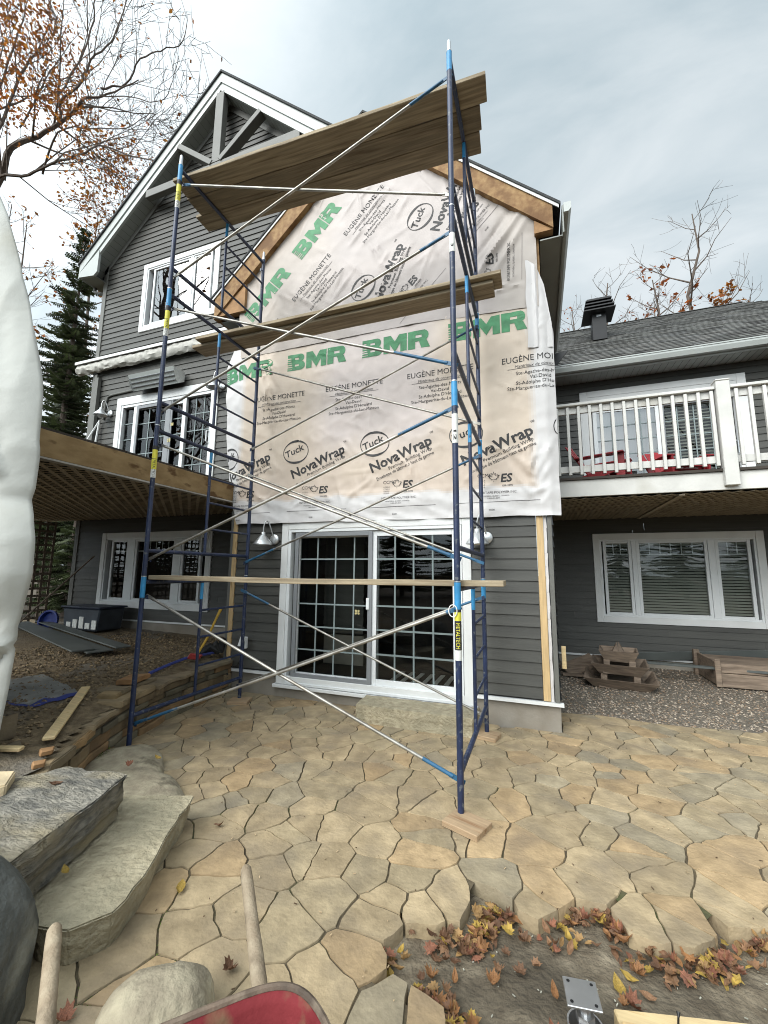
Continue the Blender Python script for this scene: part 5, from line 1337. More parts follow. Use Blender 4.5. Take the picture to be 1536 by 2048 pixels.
loose([(-.22, .12), (-.12, -.08), (-.30, -.14), (-.38, .06)], .392, .05, 53, 'small buff stone tucked under the slate pile', (1.5, 1.35, 1.05))
loose([(.05, -.92), (.26, -1.05), (.12, -1.22), (-.12, -1.12), (-.20, -.98)], .37, .03, 54, 'dark thin slate lying flat beside the pale split board', (.9, .9, .9), tilt=(.1, .05))
loose([(.02, -.98), (.14, -1.02), (.10, -1.16), (-.02, -1.12)], .40, .16, 55, 'small slate standing on edge among the stones by the pale sheet', (1.0, .98, .95), tilt=(.5, 0))
loose([(.66, -1.30), (.80, -1.42), (.70, -1.58), (.50, -1.56), (.48, -1.38)], .345, .07, 56, 'white quartz like rock at the foot of the hanging sheet', (3.0, 3.0, 2.9), tilt=(.0, .0))
b = MB(); b.bar((.34, -.93, .42), (-.50, -.10, .475), .075, .026); o = b.build('split_board', mt['pinex'], bevel=.006)
tag(o, 'pale splintered board lying across the wall stones', 'board')
b = MB(); b.bar((.10, -1.22, .43), (.36, -1.10, .42), .05, .025); tag(b.build('wood_scrap', mt['pinex'], bevel=.005), 'short pale wood scrap beside the hanging sheet', 'wood scrap')
for k, (x, y, z, s, lab) in enumerate([(.47, -1.02, .375, .05, 'orange wood chip on the wall stones, the upper of a pair'), (.58, -1.13, .355, .045, 'orange wood chip on the wall stones, the lower of a pair')]):
    b = MB(); b.prism([(x-s, y-s*.3, z), (x+s*.4, y-s, z), (x+s, y+s*.2, z), (x, y+s, z)], (.01, .0, .035)); tag(b.build('wood_chip', mt['barkwood'], bevel=.006), lab, 'wood chip')
# blue edged sheet on the terrace
b = MB(); n = 14
def tz_(x, y): return terz(x, y)+.012+.015*nz(x*6, y*6, 7)
Q = [(-1.55, -.60), (-.32, -.66), (-.42, -.20), (-1.45, .10)]
for j in range(n+1):
    for i in range(n+1):
        u, v_ = i/n, j/n; x = (Q[0][0]*(1-u)+Q[1][0]*u)*(1-v_)+(Q[3][0]*(1-u)+Q[2][0]*u)*v_; y = (Q[0][1]*(1-u)+Q[1][1]*u)*(1-v_)+(Q[3][1]*(1-u)+Q[2][1]*u)*v_
        b.v.append((x, y, tz_(x, y)))
for j in range(n):
    for i in range(n):
        q = j*(n+1)+i; b.f.append((q, q+1, q+n+2, q+n+1)); b.m.append(1 if (j < 1 or i > n-2) else 0); b.t.append((1, 1, 1))
tag(b.build('ground_sheet', [mt['cleartarp'], mt['bluetarp']], smooth=True, fixn=False), 'dusty clear ground sheet with a blue edge on the terrace gravel', 'tarp')
b = MB(); b.tube([(-.62, 1.75, .475), (-.70, 1.30, .47), (-.62, .95, .46), (-.52, .62, .45)], .018, 6); tag(b.build('rolled_sheet', mt['bluetarp'], smooth=True), 'thin blue rolled edge of sheeting lying along the wall top', 'tarp')
# dark siding boards stacked under the deck
for k, (p, q, w, lab) in enumerate([((-5.9, 2.30, .56), (-1.80, .98, .53), .30, 'lowest dark grey siding board lying under the left deck'), ((-5.6, 2.16, .575), (-1.95, .86, .555), .26, 'middle dark grey siding board of the heap under the left deck'), ((-5.4, 2.40, .60), (-1.60, 1.14, .575), .18, 'topmost dark grey siding board of the heap, reaching farthest towards the wall')]):
    b = MB(); b.bar(p, q, w, .018); tag(b.build('siding_board', mt['boardgrey'], bevel=.003), lab, 'board', 'siding boards under the left deck')
bn = thing('storage_tote', 'cloudy blue storage tote full of white containers under the left deck', 'storage box', (-4.0, 2.45, .5))
b = MB(); b.prism([(-4.45, 2.2, .52), (-3.62, 2.2, .52), (-3.56, 2.2, .90), (-4.51, 2.2, .90)], (0, .48, 0)); b.build('tub', mt['bin'], bn, bevel=.02)
b = MB(); b.box(-4.54, -3.53, 2.17, 2.71, .902, .935); b.build('lid', mt['lidgrey'], bn, bevel=.012)
b = MB()
for k in range(5): b.box(-4.36+k*.16, -4.25+k*.16, 2.185, 2.198, .56, .66+.05*(k % 3))
b.build('contents', mt['stickerwhite'], bn)
b = MB(); b.lathe((-5.05, 2.35, .62), (.25, -1, .15), [(.0, 0), (.17, 0), (.20, .03), (.20, .07), (.17, .07), (.16, .03)], 22); tag(b.build('blue_lid', mt['plastic_blue'], smooth=True), 'round blue plastic lid leaning in the dark beside the tote', 'lid')
b = MB(); b.tube([(-5.35, 1.95, .55), (-4.70, 2.80, 1.85)], .014, 8); tag(b.build('broom_pole', mt['oldwood']), 'thin pole leaning in the dark under the left deck', 'pole')
ax = thing('axe', 'splitting axe with a yellow handle leaning by the left house corner', 'axe', (-.62, 1.45, .45))
b = MB(); b.tube([(-.64, 1.42, .475), (-.60, 1.56, .70), (-.575, 1.68, .95), (-.565, 1.74, 1.06)], [.015, .016, .017, .021], 10); b.build('handle', mt['axeyellow'], ax, smooth=True)
b = MB(); b.prism([(-.72, 1.36, .46), (-.60, 1.44, .44), (-.56, 1.46, .50), (-.69, 1.38, .53)], (.03, -.05, 0)); b.build('head', mt['axered'], ax, bevel=.008)
b = MB()
for k in range(3): b.tube([(-.75+.05*k, 1.60+.1*k, .47), (-.66+.06*k, 1.68+.06*k, .56+.03*k), (-.58, 1.78, .48)], .05, 8)
tag(b.build('tool_bag', mt['rubber'], smooth=True), 'crumpled black bag in the corner behind the axe', 'bag')
# ---- hanging pale sheet, left foreground
EDG = [(.30, .36), (.447, .34), (.691, .363), (.94, .386), (1.10, .404), (1.324, .435), (1.553, .491), (1.786, .482), (1.95, .42), (2.065, .356), (2.134, .375), (2.423, .351), (2.971, .19), (3.497, -.031), (3.973, -.22), (4.49, -.427), (4.863, -.679), (5.2, -.95)]
b = MB(); NX, NZ = 90, 170
for j in range(NZ+1):
    z = .30+4.9*j/NZ; xe = interp(EDG, z)
    for i in range(NX+1):
        u = i/NX; x = xe-1.75*(1-u)**1.15-2.6*max(0, .30-u)  # extra width left of view, added to keep light from under the deck
        y = -1.2+.10*math.cos(u*3.0+.6)-.05*math.sin(u*7+z*1.2)+.085*nz(u*2.0, z*.55, 3)+.018*nz(u*4, z*1.4, 6)+.003*nz(u*12, z*5, 1)
        y -= .16*math.exp(-((u-.55)/.3)**2)*math.exp(-((z-1.6)/.75)**2); y += .11*math.exp(-((u-.80+.10*(2.1-z))/.055)**2)*max(0, min(1, (2.6-z)/.8))*max(0, min(1, (z-.9)/.3))
        y += .10*math.exp(-((u-.86-.05*z)/.05)**2)*max(0, 1-abs(z-1.05)/.35)
        y += .09*max(0, (u-.9)/.1)**2
        y += .040*math.sin(u*14+2.2*nz(u*1.5, z*.45, 40))*min(1, u*2)*min(1, (1-u)*4)
        y -= .022*(1-abs(nz(u*2.2+z*.35, z*.35-u, 12)))**12+.016*(1-abs(nz(u*3.0-z*.5, z*.45+u*.8, 27)))**14
        for fx, fz, gx, gz, am, sd in ((-.50, 3.65, .40, 1.98, .17, 1), (.02, .78, .48, 1.17, .12, -1)):   # overlapping folds
            dx_, dz_ = gx-fx, gz-fz; l_ = math.hypot(dx_, dz_); d_ = sd*((x-fx)*dz_-(z-fz)*dx_)/l_+.02*nz(z*3, x*2, 8); t_ = max(0, min(1, ((x-fx)*dx_+(z-fz)*dz_)/l_/l_*1.1+.05))
            y -= am*max(0, min(1, .5+d_/.016))*math.exp(-max(0, d_)/.55)*math.sin(math.pi*min(1, t_))**.5
        b.v.append((x, y, z))
for j in range(NZ):
    for i in range(NX):
        q = j*(NX+1)+i; b.f.append((q, q+1, q+NX+2, q+NX+1)); b.m.append(0); b.t.append((1, 1, 1))
hs = b.build('hanging_sheet', mt['tarp'], smooth=True, fixn=False)
tag(hs, 'big pale plastic sheet hanging and bulging down the left edge of the view', 'tarp')
sm = hs.modifiers.new('thickness', 'SOLIDIFY'); sm.thickness = .004
# ---- right side bits
pl = thing('pyramid_planter', 'brown wooden pyramid planter of stacked square trays on the gravel', 'planter', (4.66, 4.1, 0))
for k, (h, z, s) in enumerate([(.46, .005, .145), (.36, .185, .15), (.25, .345, .16)]):
    b = MB(); cx, cy = 4.66, 4.12; a = -.14
    ca, sa = math.cos(a), math.sin(a)
    def tr(x, y, zz): return (cx+x*ca-y*sa, cy+x*sa+y*ca, zz)
    t0 = h*.72; zt = z+s*.95; w = .022
    for q in range(4):
        g_ = q*math.pi/2
        def rt(x, y): return (x*math.cos(g_)-y*math.sin(g_), x*math.sin(g_)+y*math.cos(g_))
        P = [tr(*rt(-t0, -t0), z), tr(*rt(t0, -t0), z), tr(*rt(h, -h), zt), tr(*rt(-h, -h), zt)]
        I = [tr(*rt(-t0+w, -t0+w), z), tr(*rt(t0-w, -t0+w), z), tr(*rt(h-w, -h+w), zt), tr(*rt(-h+w, -h+w), zt)]
        b.add(P+I, [(0, 1, 2, 3), (7, 6, 5, 4), (3, 2, 6, 7), (0, 4, 5, 1), (0, 3, 7, 4), (1, 5, 6, 2)])
    b.box(cx-t0+.01, cx+t0-.01, cy-t0+.01, cy+t0-.01, z+.004, z+.05); b.build('tray', mt['oldwood'], pl, fixn=True)
    if k < 2:
        b = MB(); 
        for s1 in (-1, 1):
            for s2 in (-1, 1): x, y, _ = tr(s1*t0*.62, s2*t0*.62, 0); b.box(x-.04, x+.04, y-.04, y+.04, zt-.05, zt+.042)
        b.build('spacer_block', mt['oldwood'], pl)
b = MB(); zt = .50
for q in range(4):
    g_ = q*math.pi/2-.14
    c_, s_ = math.cos(g_), math.sin(g_); P = lambda x, y: (4.66+x*c_-y*s_, 4.12+x*s_+y*c_)
    b.add([(*P(-.10, -.09), .42), (*P(-.006, -.10), .42), (*P(-.004, -.02), .60), (*P(-.012, -.02), .60)], [(0, 1, 2, 3)]); b.add([(*P(.006, -.10), .42), (*P(.10, -.09), .42), (*P(.012, -.02), .60), (*P(.004, -.02), .60)], [(0, 1, 2, 3)])
b.build('pyramid_cap', mt['oldwood'], pl, fixn=False)
bx = thing('planter_box', 'old grey timber planter box against the right wall under the window', 'planter', (6.6, 4.8, 0))
b = MB(); b.box(5.94, 7.6, 4.42, 4.46, .02, .205); b.box(5.94, 7.6, 4.425, 4.465, .212, .34); b.box(5.94, 5.98, 4.47, 5.2, .03, .36); b.box(5.98, 7.56, 4.47, 5.2, .05, .34); b.build('boards', mt['oldwood'], bx, bevel=.006)
b = MB(); b.box(5.915, 5.985, 4.395, 4.419, .02, .40); b.build('corner_post', mt['oldwood'], bx, bevel=.006)
b = MB(); b.box(5.90, 5.98, 5.21, 5.29, .0, .40); b.build('corner_post', mt['oldwood'], bx, bevel=.006)
b = MB(); b.bar((5.05, 4.66, .245), (7.6, 4.28, .275), .10, .03); tag(b.build('siding_board', mt['boardgrey'], bevel=.003), 'grey siding board lying propped across the old planter box', 'board')
b = MB(); b.bar((4.62, 5.38, .16), (7.4, 5.44, .40), .02, .14, (0, -.25, 1)); tag(b.build('siding_board', mt['boardgrey'], bevel=.003), 'dark siding board leaning along the foundation under the right window', 'board')
b = MB(); b.bar((3.95, 4.55, .04), (4.42, 4.75, .22), .34, .03, (0, -.4, 1)); b.bar((3.9, 4.35, .03), (4.5, 4.30, .05), .12, .03); tag(b.build('tilted_boards', mt['oldwood'], bevel=.004), 'dark boards heaped behind the pyramid planter', 'boards')
# ---- post base and lumber in the soil
pb = thing('post_base', 'galvanised steel post plate on a screw pile set in the bare soil', 'post base', (3.69, -1.14, -.12))
b = MB(); b.lathe((3.69, -1.17, -.14), (0, 0, 1), [(.062, 0), (.062, .15), (.056, .15), (.056, .04), (0, .04)], 28); b.build('pile_tube', mt['galv'], pb, smooth=True)
b = MB(); b.lathe((3.69, -1.17, -.06), (0, 0, 1), [(.018, 0), (.018, .13), (0, .13)], 12); b.lathe((3.69, -1.17, .02), (0, 0, 1), [(.032, 0), (.032, .028), (0, .028)], 6); b.build('threaded_rod', mt['galv'], pb)
b = MB(); c = Vector((3.683, -1.155, .086)); u = Vector((.985, .12, .02)).normalized(); w_ = Vector((-.1, .98, -.02)).normalized(); nn_ = u.cross(w_)
for s in (1,):
    P = [c-u*.058-w_*.058, c+u*.058-w_*.058, c+u*.058+w_*.058, c-u*.058+w_*.058]; b.prism(P, nn_*.008)
b.build('plate', mt['galv'], pb, bevel=.002)
b = MB()
for a in (-1, 1):
    for e in (-1, 1):
        q = c+u*.040*a+w_*.040*e+nn_*.0085; b.lathe(q, nn_, [(.0, 0), (.006, 0), (.006, .0006), (0, .0006)], 10)
b.build('bolt_holes', mt['blackmetal'], pb)
lm = thing('lumber', 'fresh pine beam lying on the soil at the lower right corner', 'lumber', (4.3, -1.05, -.1))
b = MB(); b.bar((3.80, -1.13, -.045), (6.2, -.52, -.045), .09, .14); b.build('beam', mt['pinex'], lm, bevel=.005)
b = MB(); b.tube([(3.99, -1.09, .022), (3.995, -1.085, .06), (3.998, -1.075, .066)], [.0035, .0035, .007], 8); b.build('bent_screw', mt['blackmetal'], lm)
b = MB(); b.prism([(3.80, -1.20, .026), (3.90, -1.17, .026), (3.87, -1.13, .026), (3.81, -1.14, .026)], (0, 0, .012)) ; b.build('torn_splinter', mt['pine'], lm, bevel=.003)
# ================================================================ wheelbarrow
wb = thing('wheelbarrow', 'rusty red wheelbarrow with worn wooden handles pointing away, cut by the bottom edge', 'wheelbarrow', (3.0, -2.4, 0))
A_ = Vector((.715, -.70, 0)).normalized(); P_ = Vector((.70, .715, 0)).normalized(); O_ = Vector((2.835, -2.205, 0))-A_*.035+P_*.035   # rear rim centre
def wbp(a, p, z): q = O_+A_*a+P_*p; return (q.x, q.y, z)
b = MB(); ny, nu = 6, 44
def rim(t, grow=0.0):
    """rounded tray outline, t 0..1"""
    g_ = 2*math.pi*t; c_, s_ = math.cos(g_), math.sin(g_); e = .42
    a = .40-.40*math.copysign(abs(c_)**e, c_)*(1+grow); p = .262*math.copysign(abs(s_)**e, s_)*(1+grow)*(1-.18*max(0, a-.3))
    return a, p
prof = [(1.0, .600), (.985, .575), (.93, .50), (.86, .41), (.78, .355), (.62, .335), (.3, .33), (.02, .33)]
for k, (s, z) in enumerate(prof):
    for i in range(nu):
        a, p = rim(i/nu); b.v.append(wbp(.42+(a-.42)*s, p*s, z+.05*max(0, a-.45)*(1-k/8)))
for k in range(len(prof)-1):
    for i in range(nu): j = (i+1) % nu; b.f.append((k*nu+i, k*nu+j, (k+1)*nu+j, (k+1)*nu+i)); b.m.append(0); b.t.append((1, 1, 1))
tray = b.build('tray', mt['red'], wb, smooth=True); sm = tray.modifiers.new('thickness', 'SOLIDIFY'); sm.thickness = .003
b = MB(); b.tube([wbp(*rim(i/64, .012), .602+.05*max(0, rim(i/64)[0]-.45)) for i in range(65)], .0085, 8, cap=False); b.build('rolled_rim', mt['rimsteel'], tray, smooth=True)
for s_, end in ((1, (2.60, -1.690, .575)), (-1, (2.245, -2.085, .575))):
    e = Vector(end); q = Vector(wbp(.75, s_*.15, .29)); b = MB(); d = (q-e).normalized()
    b.tube([e, e+d*.012, e+d*.05, e+d*.22, e+d*.26, e+d*.75, q], [.012, .018, .0195, .0195, .021, .022, .022], 14); b.build('handle', mt['handle'], wb, smooth=True)
    b = MB(); a0 = Vector(wbp(.16, s_*.21, .42)); b.tube([a0, Vector(wbp(.12, s_*.24, .02)), Vector(wbp(.30, s_*.24, .0)), Vector(wbp(.40, s_*.2, .36))], .014, 8); b.build('leg', mt['blackmetal'], wb, smooth=True)
b = MB(); wc = Vector(wbp(1.12, 0, .19)); b.lathe(wc-P_*.045, P_, [(.12, 0), (.17, .0), (.19, .02), (.19, .07), (.17, .09), (.12, .09)], 28); wh = b.build('wheel', mt['rubber'], wb, smooth=True)
b = MB(); b.lathe(wc-P_*.035, P_, [(.0, 0), (.03, 0), (.12, .02), (.12, .05), (.03, .07), (0, .07)], 24); b.build('rim', mt['galv'], wh, smooth=True)
# ================================================================ leaves
LP = [(0, -.5), (.05, -.22), (.27, -.32), (.26, -.16), (.48, -.08), (.38, .06), (.45, .26), (.29, .24), (.22, .30), (.21, .42), (.12, .38), (0, .56)]
LPTS = LP+[(-x, y) for x, y in reversed(LP[1:-1])]
OV = [(0, -.5), (.13, -.35), (.24, -.05), (.20, .22), (0, .52), (-.20, .22), (-.24, -.05), (-.13, -.35)]
LCOL = [(1.0, .9, .8), (1.25, 1.0, .7), (.72, .62, .58), (1.4, 1.4, 1.0), (1.15, .8, .85), (.6, .5, .46), (1.7, 1.9, .7), (1.2, 1.1, 1.05)]
LR = random.Random(9)
def leaf_geo(b, c, s, rot, tilt, curl, col, shape=LPTS, twist=0.0):
    fold = LR.uniform(.1, 1.1); jx = LR.uniform(.8, 1.15); cr = LR.uniform(.02, .09); ph = LR.uniform(0, 9)
    m = Matrix.Rotation(rot, 3, 'Z') @ Matrix.Rotation(tilt, 3, 'X') @ Matrix.Rotation(twist, 3, 'Y')
    vs = []
    for sc_ in (1.0, .5):
        for (x, y) in shape: q = Vector((x*s*sc_*jx*(1-.25*fold*abs(x)), y*s*sc_+s*.05*nz(x*3, y*3, ph), s*(curl*((x*sc_)**2*1.2+(y*sc_)**2*1.1)+fold*.55*abs(x*sc_)+cr*nz(x*5*sc_, y*5*sc_, ph)*2))); vs.append(tuple(Vector(c)+m @ q))
    n = len(shape)
    fs = [(i, (i+1) % n, n+(i+1) % n, n+i) for i in range(n)]+[tuple(range(n, 2*n))]
    b.add(vs, fs, 0, col)
rl = random.Random(77)
def edge_dist(x, y):
    d = 9
    for a, c in zip(REG[9:33], REG[10:34]):
        l2 = (c[0]-a[0])**2+(c[1]-a[1])**2; t = max(0, min(1, ((x-a[0])*(c[0]-a[0])+(y-a[1])*(c[1]-a[1]))/l2)); d = min(d, math.hypot(x-a[0]-t*(c[0]-a[0]), y-a[1]-t*(c[1]-a[1])))
    return d
b = MB(); n = 0; tr_ = 0
while n < 480 and tr_ < 90000:
    tr_ += 1; x = rl.uniform(2.85, 5.3); y = rl.uniform(-1.6, -.25)
    if inreg(x, y): continue
    d = edge_dist(x, y); k = .5+.9*nz(x*3.2+2.0, y*3.2, 4)
    if d > .22 or rl.random() > math.exp(-(d/.085)**2)*max(0.03, k): continue
    hh = .035*math.exp(-(d/.09)**2)
    leaf_geo(b, (x, y, bedz(x, y)+.012+rl.uniform(0, hh)), rl.uniform(.032, .072), rl.uniform(0, 6.3), rl.uniform(-.4, .4), rl.uniform(-1.0, 1.6), rl.choice(LCOL), LPTS if rl.random() < .5 else OV, rl.uniform(-.35, .35)); n += 1
kind(b.build('leaf_litter', mt['leaf'], fixn=False), 'stuff')
LEAFM = {}
def leaf(x, y, z, s, rot, tilt, curl, ci, label, group, shape='maple'):
    key = (shape, ci, curl)
    if key not in LEAFM:
        b = MB(); leaf_geo(b, (0, 0, 0), 1.0, 0, 0, curl, LCOL[ci], LPTS if shape == 'maple' else OV)
        o = b.build('fallen_leaf', mt['leaf'], origin=(0, 0, 0), fixn=False); LEAFM[key] = o
    else: o = LEAFM[key].copy(); COL.objects.link(o)
    o.location = (x, y, z); o.rotation_euler = (tilt, 0, rot); o.scale = (s, s, s)
    return tag(o, label, 'leaf', group)
leaf(1.452, -1.505, .187, .06, 1.2, .2, .9, 6, 'small yellow leaf alone on the lower step slab', None, 'oval')
leaf(1.815, -1.155, -.018, .085, .6, .1, .5, 6, 'yellow leaf alone on the paving beside the lower step', None, 'oval')
leaf(1.93, -1.79, -.015, .08, 2.0, .1, .9, 4, 'tan leaf on the mossy joint by the near end of the lower step', None)
leaf(3.60, -1.20, -.075, .13, .8, .5, .9, 4, 'pinkish maple leaf leaning on the galvanised post base', None)
leaf(3.84, -.86, -.085, .085, .3, .2, .9, 6, 'yellow green leaf on the soil right of the leaf drift', None, 'oval')
leaf(3.88, -.92, -.085, .085, 1.6, .3, .9, 4, 'pink edged leaf just below the yellow green one on the soil', None)
GS = 'single leaves on the bare soil'
lab = ['single dry brown leaf lying on the bare soil of the bed', 'single tan leaf lying on the bare soil of the bed', 'single orange leaf lying on the bare soil of the bed']
for k in range(42):
    for t in range(60):
        x = rl.uniform(3.0, 5.2); y = rl.uniform(-1.6, -.55)
        if not inreg(x, y) and edge_dist(x, y) > .10: break
    ty = rl.choice((0, 1, 2)); leaf(x, y, bedz(x, y)+.014, rl.uniform(.045, .08), rl.uniform(0, 6.3), rl.uniform(-.3, .3), (.9, .5, 1.2)[ty], (2, 7, 1)[ty], lab[ty], GS+': '+('brown', 'tan', 'orange')[ty], 'maple' if k % 3 else 'oval')
for k, (x, y, z, ci, l) in enumerate([(.72, -1.52, .40, 1, 'orange leaf at the left end of the upper step slab'), (.80, -1.60, .40, 2, 'dark curled leaf below the orange one on the upper step slab'), (.98, -1.28, .385, 5, 'thin dark leaf in the middle of the upper step slab'),
        (1.02, -.93, .17, 1, 'orange leaf in the gap between the two step slabs'), (1.62, -.66, -.015, 2, 'brown leaf on the moss at the far corner of the lower step'), (.62, -.50, .12, 4, 'reddish leaf on the purple tinged boulder'), (.66, -.28, .09, 6, 'yellow leaf on the low boulder'), (2.35, -1.42, -.02, 5, 'dark narrow leaf on the paving left of the wheelbarrow handle')]):
    leaf(x, y, z, .07, k*1.3, .2, .9, ci, l, None, 'maple' if k % 2 else 'oval')
# wood shavings and small litter on the paving
b = MB()
for k in range(420):
    x = rl.uniform(.2, 6.0); y = rl.uniform(-1.6, 2.3)
    if not inreg(x, y): continue
    s = rl.uniform(.004, .018); a = rl.uniform(0, 6.3); b.bar((x, y, PZ+.008), (x+s*math.cos(a), y+s*math.sin(a), PZ+.010), .004, .0025, (0, 0, 1), 0, (2.3, 2.9, 3.3) if k % 3 else (.5, .5, .5))
for k in range(120):
    x = rl.uniform(3.2, 5.2); y = rl.uniform(-1.5, -.5)
    if inreg(x, y): continue
    s = rl.uniform(.004, .014); a = rl.uniform(0, 6.3); b.bar((x, y, bedz(x, y)+.004), (x+s*math.cos(a), y+s*math.sin(a), bedz(x, y)+.006), .004, .003, (0, 0, 1), 0, (2.2, 3.6, 5.5))
kind(b.build('wood_shavings', mt['leaf'], fixn=False), 'stuff')
# moss in the joints near the steps
b = MB()
def mossy(cx, cy, rx, ry, n, z, h):
    for k in range(n):
        x = rl.gauss(cx, rx); y = rl.gauss(cy, ry); a = rl.uniform(0, 6.3); s = rl.uniform(.4, 1)*h; v = rl.uniform(.6, 1.5)
        b.add([(x-.005*math.cos(a), y-.005*math.sin(a), z), (x+.005*math.cos(a), y+.005*math.sin(a), z), (x+rl.uniform(-.02, .02), y+rl.uniform(-.02, .02), z+s)], [(0, 1, 2)], 0, (v, v*1.05, v*.7))
mossy(1.52, -.60, .09, .04, 1500, PZ-.012, .014); mossy(1.98, -1.62, .07, .10, 2200, PZ-.014, .012); mossy(1.86, -1.40, .03, .16, 1500, PZ-.014, .012); mossy(.22, -.30, .06, .04, 900, .06, .012); mossy(1.05, -1.66, .12, .06, 300, .16, .03)
for k in range(5):
    x, y = (3.02, -1.58); a = rl.uniform(-.4, .9); L = rl.uniform(.05, .16); b.add([(x, y, PZ-.01), (x+.005, y+.003, PZ-.01), (x+L*math.cos(a), y+L*math.sin(a), PZ+.05)], [(0, 1, 2)], 0, (1.4, 1.7, .8))
kind(b.build('moss', mt['moss'], fixn=False), 'stuff')
# ================================================================ trees
RMIN = .0075; TIPS = []
def grow(b, lb, pts, r0, r1, lev, rr, spread, twl, leafp, lsize, cols, up=.25, sides=6):
    """one limb along pts with side branches; leaves go in lb"""
    pts = [Vector(p) for p in pts]; n = len(pts)
    rad = [r0+(r1-r0)*(i/(n-1))**.8 for i in range(n)]
    b.tube(pts, rad, sides if r0 > .03 else (4 if r0 > .012 else 3), cap=False)
    L = sum((pts[i+1]-pts[i]).length for i in range(n-1))
    if lev <= 0:
        return
    k = max(2, int(L/spread)); acc = 0
    for q in range(k):
        t = (.22 if lev > 1 else .1)+.78*(q+rr.random())/k; t = min(t, .995); f = t*(n-1); i = min(int(f), n-2); p = pts[i].lerp(pts[i+1], f-i); d = (pts[i+1]-pts[i]).normalized()
        ax = Vector((rr.gauss(0, 1), rr.gauss(0, 1), rr.gauss(0, 1))); ax = (ax-d*ax.dot(d)).normalized()
        an = R_(rr.uniform(28, 62)); dd = (d*math.cos(an)+ax*math.sin(an)+Vector((0, 0, up*rr.random()))).normalized()
        l = (L*rr.uniform(.28, .55)*(1.1-t*.6)) if lev > 1 else twl*rr.uniform(.5, 1.2)
        m = 4 if lev > 1 else 3; cp = [p]; cur = dd
        for j in range(m):
            cur = (cur+Vector((rr.gauss(0, .11), rr.gauss(0, .11), rr.gauss(0, .11)+up*.22))).normalized(); cp.append(cp[-1]+cur*l/m)
        rc = (r0+(r1-r0)*t)*rr.uniform(.42, .62)
        grow(b, lb, cp, max(rc, RMIN), max(rc*.3, RMIN*.7), lev-1, rr, spread*.62, twl, leafp, lsize, cols, up, sides)
        if lev == 1: TIPS.append(cp[-1])
        if lev == 1 and lb is not None:
            pr = leafp(cp[-1]) if callable(leafp) else leafp
            for j in range(6):
                if rr.random() < pr:
                    c = cp[1].lerp(cp[-1], rr.random())+Vector((rr.gauss(0, .1), rr.gauss(0, .1), rr.gauss(-.05, .1)))*lsize*5
                    u = Vector((rr.gauss(0, 1), rr.gauss(0, 1), rr.gauss(0, .6))).normalized(); w = u.cross(Vector((rr.gauss(0, 1), rr.gauss(0, 1), rr.gauss(0, 1)))).normalized()
                    s = lsize*rr.uniform(.6, 1.25); v = rr.uniform(.6, 1.35); cc = rr.choice(cols)
                    lb.add([tuple(c-u*s), tuple(c+w*s*.55), tuple(c+u*s), tuple(c-w*s*.55)], [(0, 1, 2, 3)], 0, tuple(q_*v for q_ in cc))
def wob(a, c, n, rr, w):
    a, c = Vector(a), Vector(c); return [a.lerp(c, i/n)+(Vector((rr.gauss(0, w), rr.gauss(0, w), rr.gauss(0, w*.6))) if 0 < i < n else Vector()) for i in range(n+1)]
OR = [(1.05, .95, .55), (1.3, 1.0, .5), (.85, .7, .5), (1.15, .75, .45), (.7, .55, .45), (1.5, 1.35, .6)]
mp_ = thing('maple_tree', 'large maple with orange leaves and bare spreading limbs reaching in from the left edge', 'tree', (-18.5, 6.0, 0), 'trees round the house')
rt = random.Random(101); b = MB(); lb = MB(); SC = .9
def sc_(p): return Vector((CAM.x+(p[0]-CAM.x)*SC, CAM.y+(7-CAM.y)*SC+(p[3] if len(p) > 3 else 0), CAM.z+(p[2]-CAM.z)*SC))
lp = lambda p: .8 if p.x < -14.4 else (.6 if p.x < -12.2 and p.z < 20.0 else (.3 if p.x < -10.6 and p.z < 19.4 else .03))
LIM = [([(-19.94, 7, 20.2), (-18.9, 7, 21.2), (-18.01, 7, 22.07), (-15.84, 7, 22.23), (-14.4, 7, 22.15), (-13.07, 7, 21.91), (-10.81, 7, 21.24)], .17, .05),
       ([(-13.07, 7, 21.91), (-12.2, 7, 22.3), (-11.0, 7, 22.5), (-9.7, 7, 22.16), (-8.96, 7, 22.63), (-8.6, 7, 23.4)], .05, .012),
       ([(-15.95, 7, 21.87), (-15.75, 7, 22.7), (-15.68, 7, 23.23), (-14.87, 7, 26.4), (-14.39, 7, 27.54), (-14.0, 7, 29)], .07, .03),
       ([(-15.7, 7, 22.24), (-14.6, 7, 23.2), (-13.97, 7, 23.76), (-13.19, 7, 24.83), (-12.66, 7, 26.56), (-12.3, 7, 28.2)], .065, .025),
       ([(-21.6, 7, 17.9), (-20.6, 7, 19.3), (-19.25, 7, 19.68), (-17.8, 7, 19.65), (-16.24, 7, 19.77), (-14.6, 7, 19.75), (-12.96, 7, 19.13), (-11.0, 7, 18.1), (-9.0, 7, 17.3)], .11, .025),
       ([(-17.2, 7, 19.7), (-15.2, 7, 20.4), (-13.4, 7, 20.1), (-11.6, 7, 19.6), (-10.0, 7, 19.5)], .05, .012),
       ([(-20.9, 7, 21.5), (-20.3, 7, 23.4), (-19.33, 7, 26.37), (-18.89, 7, 27.05), (-18.2, 7, 29)], .12, .05),
       ([(-20.9, 7, 22), (-21.4, 7, 25), (-20.6, 7, 28), (-20, 7, 31)], .12, .05),
       ([(-13.5, 7, 22.0), (-11.6, 7, 21.2), (-10.2, 7, 20.4), (-9.4, 7, 20.6), (-8.7, 7, 21.4)], .035, .010),
       ([(-18.5, 7, 22.2), (-17.6, 7, 23.3), (-16.9, 7, 24.6), (-16.4, 7, 26.5)], .05, .02)]
